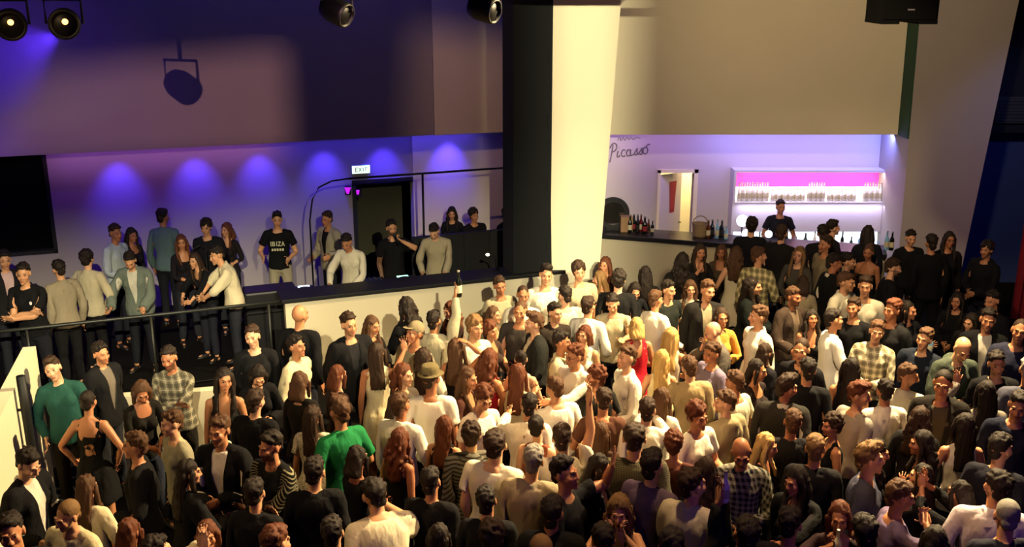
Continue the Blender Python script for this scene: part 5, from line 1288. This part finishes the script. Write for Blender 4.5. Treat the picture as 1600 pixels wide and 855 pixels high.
(1126, 396, 'f', -20, 'long', 'b', 'scoop:4a3e30', 'stand', 'person in brown top right of the one with hand at chin', {}),
(1149, 396, 'f', 160, 'wavy', 'b', 'dress:cfc4a8', 'bentL', 'person in pale backless dress seen from behind at the bar', {}),
(1186, 399, 'm', 140, 'short', 'b', 'shirt:c8ba86:plaid', 'bentR', 'person in yellow and brown plaid shirt seen from behind', {'hyaw': -40}),
(1174, 352, 'm', 175, 'curly', 'k', 'jumper:121218', 'bent2', 'dark curly haired customer at the bar before the globe lamps', {'s': 1.04}),
(1220, 328, 'm', 5, 'short', 'k', 'tee:14121c', 'bent2', 'bartender in dark tshirt behind the bar before the lit shelves', {'s': 1.0}),
(1222, 364, 'm', 150, 'short', 'd', 'jacket:1a1818+tee:2a2522', 'stand', 'person in dark jacket at the bar just below the bartender', {'s': 1.05}),
(1250, 396, 'f', -35, 'long', 'g', 'jumper:4a463e', 'front', 'person in grey knit facing left, right of the plaid shirt', {}),
(1284, 364, 'm', 178, 'short', 'k', 'jacket:17131a+tee:20202a', 'stand', 'person in dark plum jacket with back turned before the lit bar shelves', {'s': 1.04}),
(1302, 357, 'm', 100, 'short', 'k', 'jumper:15141c', 'stand', 'dark person at the bar facing right, right of the plum jacket', {'s': 1.02}),
(1289, 381, 'm', -60, 'short', 'd', 'tee:8a7a60', 'stand', 'person in tan tshirt facing left below the plum jacket', {}),
(1306, 410, 'm', 90, 'short', 'k', 'jacket:101012+shirt:d8d0ba', 'stand', 'person in black suit and white shirt facing right, behind the white shirt', {}),
(1321, 413, 'm', 60, 'short', 'k', 'jumper:1c1a1a', 'stand', 'person facing right just beyond the black suit', {'beard': 1}),
(1326, 442, 'm', 55, 'short', 'b', 'rolled:e0d8c0', 'bent2', 'person in white shirt facing right below the black suit', {'wide': 1.04}),
(1357, 394, 'f', -35, 'bun', 'b', 'strapless:111113', 'stand', 'person in black strapless top with bare shoulders and hair up', {}),
(1397, 418, 'm', 80, 'short', 'd', 'jumper:101013', 'stand', 'bearded person in black jumper facing right, right of the bare shoulders', {'beard': 2}),
(1426, 374, 'm', 0, 'short', 'k', 'jumper:0e0e12', 'stand', 'dark person in black before the right pillar, left one of three', {}),
(1454, 378, 'm', 178, 'short', 'k', 'jumper:0c0c10', 'stand', 'dark person seen from behind before the right pillar, middle one of three', {'s': 1.03}),
(1482, 373, 'f', 0, 'long', 'k', 'jumper:0e0e12', 'stand', 'long haired person with glasses in black before the right pillar', {'glasses': 1, 's': 1.0}),
(1541, 390, 'm', -50, 'curly', 'k', 'hoodie:0e0f16', 'front', 'person in dark hooded top before the blue wall at the far right', {}),
(1355, 363, 'f', 175, 'long', 'k', 'jumper:12141e', 'stand', 'dark long haired customer at the right end of the lit bar', {'s': 1.0}),
(1104, 452, 'm', 20, 'short', 'b', 'jacket:1a1816+tee:8a8068', 'stand', 'person in dark jacket over grey tshirt below the one with hand at chin', {}),
(1177, 447, 'f', 65, 'long', 'k', 'jacket:0e1412+scoop:101010', 'front', 'person in black green coat with long dark hair facing right', {'wide': 1.12}),
(1128, 496, 'f', 8, 'bob', 'd', 'jumper:c08a3c', 'front', 'person in mustard yellow knit facing the camera', {}),
(1116, 522, 'm', -90, '', 'b', 'jumper:5a544c', 'chin', 'bald person in grey bowing left before the mustard knit', {'hpitch': 22, 'tone': 3}),
(1179, 493, 'm', -85, 'short', 'b', 'shirt:e8dfc8', 'stand', 'person in white shirt facing left, right of the mustard knit', {}),
(1243, 465, 'm', 40, 'short', 'b', 'jacket:3a2e26+shirt:6a5a4c', 'bent2', 'bearded person in brown jacket facing right at right of centre', {'beard': 2}),
(1268, 446, 'f', 170, 'bob', 'd', 'jumper:a09474', 'stand', 'person in beige knit seen from behind beside the brown jacket', {}),
(1283, 506, 'f', 0, 'wavy', 'k', 'tank:121012', 'stand', 'dark haired person in black top with head tilted back below the brown jacket', {'hpitch': -14}),
(1318, 513, 'm', 100, 'short', 'k', 'shirt:ece6d6', 'front', 'person in long bright white shirt facing right, right of the black top', {'s': 1.0}),
(1070, 461, 'f', 0, 'wavy', 'b', 'shirt:d0c6ac', 'drinkR', 'person in pale shirt holding a white bottle up at the centre right', {'bottle': ('R', 'beer', 'pale', 'white bottle held by the person in the pale shirt')}),
(1344, 483, 'm', -35, 'short', 'd', 'tee:0f0f12', 'stand', 'person in black tshirt facing left behind the plaid pale shirt', {'beard': 1}),
(1338, 447, 'm', -20, 'short', 'd', 'tee:d8cfb8', 'stand', 'person in pale tshirt half hidden behind the black tshirt on the right', {}),
(1380, 483, 'm', -60, 'short', 'r', 'jumper:121214', 'stand', 'ginger haired person in black facing left, right of the black tshirt', {}),
(1384, 519, 'm', -15, 'short', 'b', 'shirt:c9bc98:plaid', 'front', 'person in cream plaid shirt on the right, facing the camera', {}),
(1420, 484, 'f', 40, 'bob', 'k', 'jumper:0f0f14', 'drinkL', 'dark fringed person in black holding a pale blue bottle', {'bottle': ('L', 'water', 'blue', 'pale blue bottle held by the dark fringed person on the right')}),
(1447, 531, 'm', -45, 'short', 'b', 'hoodie:141a28', 'stand', 'person in navy hooded jacket facing left, below the blue bottle', {}),
(1497, 471, 'f', -40, 'long', 'k', 'jumper:0d0d11', 'front', 'dark long haired person in black at right, face lit from the left', {}),
(1545, 470, 'm', -60, 'short', 'k', 'jumper:0f0e14', 'stand', 'person in black facing left near the red curtain', {}),
(1517, 505, 'f', -60, 'long', 'k', 'jacket:101014+scoop:181820', 'stand', 'black haired person in black jacket facing left, above the bald one on the right', {}),
(1550, 500, 'm', -20, 'short', 'k', 'jacket:0e0e12+shirt:c8c0b4', 'stand', 'person in black jacket with white collar near the right edge', {}),
(1503, 545, 'm', 0, '', 'k', 'hoodie:3f473c', 'lookdown', 'bald person in olive hooded top looking down at the right', {'hpitch': 22}),
(1589, 513, 'm', -30, 'buzz', 'd', 'jumper:2a2c40', 'stand', 'dim person in blue grey at the right edge below the red curtain', {}),
(1557, 568, 'm', -10, 'short', 'k', 'jumper:0c0c10', 'stand', 'person in black facing the camera right of the bald olive top', {'beard': 1}),
(1594, 566, 'm', 160, 'short', 'w', 'jumper:4a4a58', 'stand', 'grey haired person cut by the right edge of the room view', {}),
(1459, 595, 'm', -30, 'buzz', 'k', 'jacket:1c1814+jumper:4a4234', 'stand', 'person with shaved head in dark jacket right of the grey white shirt', {'tone': 1}),
(1407, 590, 'm', 60, 'short', 'b', 'shirt:b8b2a2', 'stand', 'person in grey white shirt turned right, below the cream plaid shirt', {'byaw': 140}),
(1345, 618, 'm', 60, 'quiff', 'r', 'tee:9a9286', 'stand', 'ginger haired person in grey tshirt facing right on the right side', {'byaw': 110}),
(1377, 624, 'm', 172, 'short', 'k', 'shirt:ddd6c6', 'stand', 'dark haired person in white shirt seen from behind, right of the ginger one', {}),
(1492, 650, 'f', 178, 'long', 'k', 'tank:ded6c6', 'bent2', 'black haired person in white sleeveless top seen from behind', {}),
(1452, 652, 'f', 150, 'wavy', 'd', 'jacket:151214+scoop:201a1a', 'stand', 'person with dark waves in black jacket left of the white sleeveless top', {}),
(1546, 608, 'f', 172, 'long', 'k', 'shirt:7a7268', 'waveL', 'long haired person in grey blouse seen from behind with one hand lifted', {}),
(1594, 632, 'm', -30, 'short', 'k', 'jumper:12162a', 'stand', 'person in navy jumper at the right edge beside the grey blouse', {}),
(1388, 707, 'f', 70, 'long', 'k', 'scoop:0f0d10', 'stand', 'black haired person in black facing right, talking closely', {}),
(1436, 693, 'f', -100, 'wavy', 'k', 'scoop:121014', 'bent2', 'dark curly person facing left, opposite the black haired talker', {}),
(1347, 714, 'm', 85, 'quiff', 'g', 'jumper:3a3a4c', 'bentR', 'person with swept fair hair in slate jumper facing right', {}),
(1395, 774, 'm', 88, 'short', 'b', 'tee:6a5a78', 'sipR', 'brown haired person in lilac grey tshirt facing right near the bottom', {}),
(1451, 757, 'f', -120, 'long', 'k', 'jumper:0d0c10', 'face', 'long black haired person in black turned left near the bottom right', {}),
(1544, 745, 'm', 175, 'short', 'k', 'shirt:c8bcc4', 'bent2', 'person in white shirt seen from behind at the bottom right corner', {'s': 1.04, 'wide': 1.06}),
(1499, 770, 'f', -150, 'bob', 'k', 'scoop:101014', 'clap', 'dark bobbed person with hands together before the face at the bottom right', {}),
(1565, 700, 'm', 120, 'short', 'k', 'jumper:141420', 'stand', 'red faced person in black looking right, behind the white shirt in the corner', {}),
(1577, 800, 'm', 170, 'buzz', 's', 'jumper:20202c', 'stand', 'grey haired person at the bottom right edge', {}),
(1350, 828, 'm', 178, 'short', 'k', 'jumper:10101a', 'stand', 'black haired person at the bottom edge under the swept fair hair', {}),
(1304, 664, 'f', -80, 'curly', 'd', 'tank:100e10', 'stand', 'curly haired person in black top in profile to the left', {}),
(1214, 697, 'f', 60, 'long', 'y', 'scoop:171317', 'front', 'fair long haired person in black top facing right, right of the bald patterned shirt', {}),
(1228, 667, 'm', 170, 'short', 'b', 'jumper:141214', 'stand', 'brown haired person seen from behind just beyond the fair long hair', {}),
(1262, 700, 'm', 165, 'short', 'g', 'jumper:121013', 'stand', 'light brown haired person in black seen from behind, right of the fair long hair', {}),
(1160, 708, 'm', -8, '', 'b', 'shirt:8c8878:check', 'hands', 'bald bearded person in black and white checked shirt looking down', {'hpitch': 18, 'beard': 2, 's': 1.02, 'rim': 1}),
(1077, 650, 'm', 30, 'curly', 'r', 'tee:e8e0cc', 'bent2', 'ginger curly person in white tshirt facing right at lower centre', {}),
(1127, 631, 'm', -100, 'short', 'b', 'hoodie:9a8c6a', 'stand', 'person in beige hoodie facing left at the centre right', {'byaw': -150}),
(1155, 601, 'm', -140, 'short', 'b', 'tee:d8ceb0', 'stand', 'person in cream tshirt seen from behind, behind the beige hoodie', {}),
(1217, 603, 'm', 110, 'quiff', 'd', 'jacket:2a2824+shirt:b8b0a0', 'stand', 'person in charcoal blazer with thick brown hair turned right', {'s': 1.03, 'byaw': 160}),
(1090, 578, 'm', -170, 'short', 'b', 'jumper:a3906a', 'bentL', 'person in tan jumper seen from behind, right of the long blonde hair', {}),
(1119, 559, 'm', -60, 'short', 'b', 'tee:7a7088', 'bentL', 'person in lilac tshirt facing left behind the tan jumper', {}),
(1212, 564, 'f', 120, 'bob', 'd', 'jumper:16141a', 'stand', 'dark bobbed person behind the charcoal blazer', {}),
(1243, 547, 'm', -30, 'buzz', 'd', 'jumper:121014', 'stand', 'person in black facing left before the white shirt with long sleeves', {}),
(1323, 570, 'f', 175, 'long', 'k', 'tank:15151a', 'stand', 'black haired person seen from behind below the long bright white shirt', {}),
(1263, 572, 'm', 178, 'short', 'k', 'hoodie:0e0e12', 'stand', 'person in black hooded top seen from behind, right of the charcoal blazer', {'s': 1.02}),
(1172, 578, 'f', 60, 'bob', 'k', 'scoop:2a2020', 'stand', 'dark haired person facing right between the cream tshirt and the charcoal blazer', {}),
(1070, 742, 'm', 120, 'short', 'd', 'jacket:b8ae98+tee:151515', 'drinkL', 'person in pale grey jacket turned right at the bottom centre', {'byaw': 140}),
(1110, 728, 'f', 172, 'long', 'd', 'scoop:120e0e', 'stand', 'long dark haired person left of the checked shirt, seen from behind', {}),
(1256, 745, 'f', -60, 'long', 'k', 'jacket:0c0c0f+scoop:1a1016', 'reachL', 'black haired person in black jacket below the light brown hair', {}),
(1299, 808, 'f', -20, 'bob', 'r', 'scoop:2a1418', 'sipR', 'red lit person drinking near the bottom right of centre', {'bottle': ('R', 'beer', 'pale', 'small pale bottle lifted by the red lit person near the bottom')}),
(984, 682, 'm', 172, 'short', 'd', 'jumper:5a5440:tweed', 'stand', 'person in tweed patterned jumper with white collar seen from behind', {'wide': 1.05}),
(1029, 716, 'm', 150, 'short', 'k', 'polo:5c4c64', 'stand', 'dark haired person in mauve polo turned away below the tweed', {}),
(954, 720, 'f', 70, 'long', 'k', 'scoop:120e10', 'stand', 'black haired pale faced person facing right, above the ginger waves', {}),
(884, 728, 'm', 60, 'short', 'k', 'tee:0f0f12', 'waveL', 'person in black tshirt facing right with a raised hand at the lower centre', {'hpitch': -8}),
(953, 785, 'f', -10, 'wavy', 'g', 'tank:15101a', 'face', 'person with long golden brown waves holding both hands before the face', {}),
(945, 842, 'm', 178, 'short', 'k', 'jumper:100d0f', 'stand', 'black haired person at the bottom edge under the golden waves', {}),
(877, 797, 'm', 165, 'short', 'k', 'jacket:101012+tee:202020', 'stand', 'person in black jacket seen from behind at the lower centre', {}),
(1035, 838, 'm', 175, 'short', 'k', 'jumper:110f10', 'upR', 'black haired person at the bottom edge holding a clear bottle up', {'bottle': ('R', 'water', 'pale', 'clear plastic bottle raised near the bottom centre right')}),
(822, 716, 'm', 172, 'short', 's', 'jumper:9a8c72', 'stand', 'grey haired person in taupe knit seen from behind at the lower centre', {}),
(838, 664, 'f', 170, 'bun', 'k', 'tank:8a4a34', 'stand', 'person in rust top with dark hair up, seen from behind', {}),
(868, 684, 'm', 175, 'short', 'd', 'tee:d9cfb6', 'upR', 'dark haired person in cream tshirt with an arm raised at the centre', {}),
(957, 638, 'm', 178, 'short', 'd', 'tee:5a3a2c', 'bent2', 'person in brown tshirt with dark hair seen from behind at the centre', {}),
(1004, 641, 'm', 172, 'short', 'd', 'shirt:e6dfce', 'reachR', 'person in white shirt reaching to the right, dark hair, seen from behind', {}),
(1033, 622, 'f', 155, 'long', 'b', 'tee:e8e2d2', 'bentR', 'person with long brown hair in white tshirt below the long blonde hair', {}),
(1048, 690, 'f', 165, 'curly', 'r', 'scoop:4a2620', 'stand', 'person with a fuzzy auburn head of hair below the ginger curls', {}),
(941, 677, 'f', 172, 'long', 'b', 'scoop:3a2418', 'front', 'person with long brown hair seen from behind, below the brown tshirt', {}),
(832, 845, 'm', 170, 'buzz', 'g', 'tee:d8ccb4', 'stand', 'person with cropped fair hair in pale tshirt at the bottom edge', {}),
(1180, 820, 'm', 178, 'short', 'k', 'jumper:0e0d10', 'stand', 'dark person in black at the bottom edge under the checked shirt', {}),
(1240, 815, 'm', 150, 'short', 'k', 'jumper:0d0d12', 'stand', 'dark person in black at the bottom edge left of the red lit one', {}),
(700, 840, 'f', 178, 'long', 'k', 'scoop:0d0c0e', 'stand', 'dark long haired person at the bottom edge right of the baggy tshirt', {}),
(520, 830, 'm', 178, 'short', 'k', 'jumper:0c0c0f', 'stand', 'dark person in black at the bottom edge left of the baggy tshirt', {}),
(20, 830, 'm', 20, 'short', 'k', 'jumper:0d0d10', 'stand', 'person in black at the bottom left corner of the floor', {}),
(1470, 830, 'f', 175, 'long', 'k', 'jumper:0f0d14', 'stand', 'dark long haired person at the bottom edge left of the white shirt in the corner', {}),
]
# ------------------------------------------------------------------ people onto the floor
init_people()
def parse(p):
    u, v, g, yaw, hair, hc, top, pose, label, ex = p
    pose = {'front': 'hands'}.get(pose, pose)
    return dict(u=u, v=v, g=g, yaw=yaw, hair=hair, hc=hc, top=top, pose=pose, label=label, ex=ex)
crowd = [parse(p) for p in PEOPLE]
for i, p in enumerate(crowd):
    r = random.Random(1000+i); ex = p['ex']; p['r'] = r
    lo, hi = ((.965, 1.075) if p['g'] == 'm' else (.90, .985))
    p['s'] = ex.get('s', r.uniform(lo+.02, hi-.02)); p['lo'], p['hi'] = (lo, hi)
    off = r.uniform(-18, 18)
    p['byaw'] = ex.get('byaw', p['yaw']+off); hy = (p['yaw']-p['byaw']+180) % 360-180
    if 'hyaw' in ex: p['byaw'] = p['yaw']; hy = ex['hyaw']
    p['hyaw'] = max(-75, min(75, hy))
    p['wide'] = .91
    for k in ('hpitch', 'hroll', 'side', 'wide'):
        if k in ex: p[k] = ex[k]
    p['tone'] = ex.get('tone', r.choice((0, 0, 1, 1, 2, 3))); p['beard'] = ex.get('beard', 1 if (p['g'] == 'm' and r.random() < .3) else 0); p['hv'] = r.randrange(2); p['hatc'] = ex.get('hatc', '806040'); p['glasses'] = ex.get('glasses')
    sp = make_spec(p, r)
    if 'lean' in ex: sp['lean'] = ex['lean']
    p['M'] = pose_bones(LIB[p['g']], sp)
    p['head'] = Matrix.Rotation(R(p['byaw']), 3, 'Z') @ head_point(LIB[p['g']], p['M'])
    p['du'] = p['dv'] = 0.0
def locate(p):
    s = p['s']; h = p['head']; w = p.get('wide', 1)
    q = at_z(p['u']+p['du'], p['v']+p['dv'], h.z*s)
    return Vector((q.x-h.x*s*w, q.y-h.y*s*w, 0))
# nobody stands inside a neighbour: nudge heights and places a little
def solid_push(p, L):
    """keep clear of the stage wall, the pillar, the bar, the partition, the stair wall"""
    if p['v'] > 430 and L.x > -3.05 and L.x < 2.0:
        q = L-F0; b = q.dot(-NF)
        if b > -.33: return -1
    if L.y < 15.0 and .2 < L.x < 1.55 and L.y > 13.95: return -1
    if p['v'] < 352 and 700 < p['u'] < 800 and (L-F0).dot(-NF) < 2.35: return 1
    q = L-C0; al = q.dot(ce); b = -q.dot(cn)
    if 0 < al < CL:
        if -.36 < b < .28: return -1
        if .28 <= b < .86: return 1
    return 0
for it in range(220):
    Ls = np.array([locate(p).xy for p in crowd])
    for i, p in enumerate(crowd):
        d = Ls-Ls[i]; dist = np.hypot(d[:, 0], d[:, 1]); dist[i] = 9
        for j in np.where(dist < .53)[0]:
            if j <= i: continue
            q = crowd[j]; k = (.53-dist[j])*.22
            # the farther one goes back (shorter), the nearer one comes forward (taller)
            f, n = (p, q) if Ls[i][1] > Ls[j][1] else (q, p)
            if 's' not in f['ex']: f['s'] = max(f['lo'], f['s']-k*.22)
            if 's' not in n['ex']: n['s'] = min(n['hi'], n['s']+k*.22)
            f['dv'] = max(-14, f['dv']-k*9); n['dv'] = min(14, n['dv']+k*9)
            sg = 1 if Ls[i][0] < Ls[j][0] else -1
            p['du'] = max(-14, min(14, p['du']-sg*k*12)); q['du'] = max(-14, min(14, q['du']+sg*k*12))
    for p in crowd:
        s = solid_push(p, locate(p))
        if s < 0:
            p['s'] = min(p['hi']+.05, p['s']+.004); p['dv'] = min(14, p['dv']+.5)
        elif s > 0:
            p['s'] = max(p['lo']-.03, p['s']-.004); p['dv'] = max(-14, p['dv']-.5)
pants_cols = ['15171f', '101013', '1a1c26', '22242c', '1c1814', '2a2e3c']
objs = []
for p in crowd:
    r = p['r']; ex = p['ex']; p['loc'] = locate(p); wear = []
    for part in p['top'].split('+')[::-1]:
        q = part.split(':'); wear.append((q[0], q[1], q[2] if len(q) > 2 else ''))
    if wear[0][0] not in ('dress', 'cutout'): wear.append(('trousers', ex.get('pants', r.choice(pants_cols)), ''))
    p['wear'] = wear
    o = make_person(p); p['obj'] = o; objs.append(o)
    B = LIB[p['g']]; Mc = p['M']['chest']
    if ex.get('ibiza'):
        m = bar_letters('IBIZA', .060, plain('shirt_print', 'd8d2b0', .8), 'shirt_print', Mc @ Matrix.Translation((-.115, -.152, 1.275))); m.parent = o
        m2 = MB()
        for k in range(5): m2.prism([Mc @ Vector((-.10+k*.042+a, -.140, 1.19+b)) for a, b in ((0, 0), (.028, 0), (.028, .035), (0, .035))], Mc.to_3x3() @ Vector((0, .004, 0)))
        m2.build('shirt_print', plain('shirt_print', 'd8d2b0'), o)
    if ex.get('emblem'):
        m2 = MB(); m2.prism([Mc @ Vector((.085+.017*math.cos(a), -.142, 1.33+.022*math.sin(a))) for a in [2*PI*i/12 for i in range(12)]], Mc.to_3x3() @ Vector((0, .006, 0))); m2.build('shirt_emblem', plain('emblem_white', 'e8e8e8', .7), o)
    if ex.get('straps'):
        m2 = MB()
        for s in (1, -1): m2.tube([Mc @ Vector(q) for q in ((s*.085, -.128, 1.18), (s*.085, -.132, 1.32), (s*.085, -.085, 1.45), (s*.085, .02, 1.485), (s*.085, .13, 1.40), (s*.085, .14, 1.2))], .016, 8)
        m2.build('backpack_strap', plain('strap_canvas', '6a6048', .9), o)
    if ex.get('mic'):
        h = hand_world(p, ex['mic']); fwd = Matrix.Rotation(R(p['byaw']), 3, 'Z') @ Vector((0, -1, 0)); mouth = p['loc']+p['head']*p['s']+Vector((0, 0, -.08))+fwd*.12
        ax = (mouth-h).normalized(); e = empty('microphone', h); tag(e, 'microphone held to the mouth of the person in black on stage', 'microphone')
        mb = MB(); mb.tube([h-ax*.08, h+ax*.06], [.012, .018], 12); chi(mb.build('microphone_body', blackmetal, None, True), e)
        mb = MB(); mb.ball(h+ax*.085, .027, 14); chi(mb.build('microphone_head', steel, None, True), e)
    if ex.get('bag'):
        h = p['loc']+Matrix.Rotation(R(p['byaw']), 3, 'Z') @ Vector((.17, -.12, .98)); e = empty('handbag', h); tag(e, 'small pale shoulder bag carried by the auburn haired person behind the rail', 'bag')
        mb = MB(); mb.box(h-Vector((.13, .04, .10)), h+Vector((.13, .04, .10)), .025); chi(mb.build('bag_body', plain('pale_leather', 'cfc6a8', .6), None, True), e)
        mb = MB(); mb.tube([h+Vector((-.11, 0, .09)), h+Vector((-.10, .05, .45)), h+Vector((0, .10, .50)), h+Vector((.10, .05, .45)), h+Vector((.11, 0, .09))], .008, 8); chi(mb.build('bag_strap', black), e)
    if 'bottle' in ex:
        S, k, m, t = ex['bottle']; h = hand_world(p, S); bottle(k, m, h-Vector((0, 0, .09)), t, None, True)
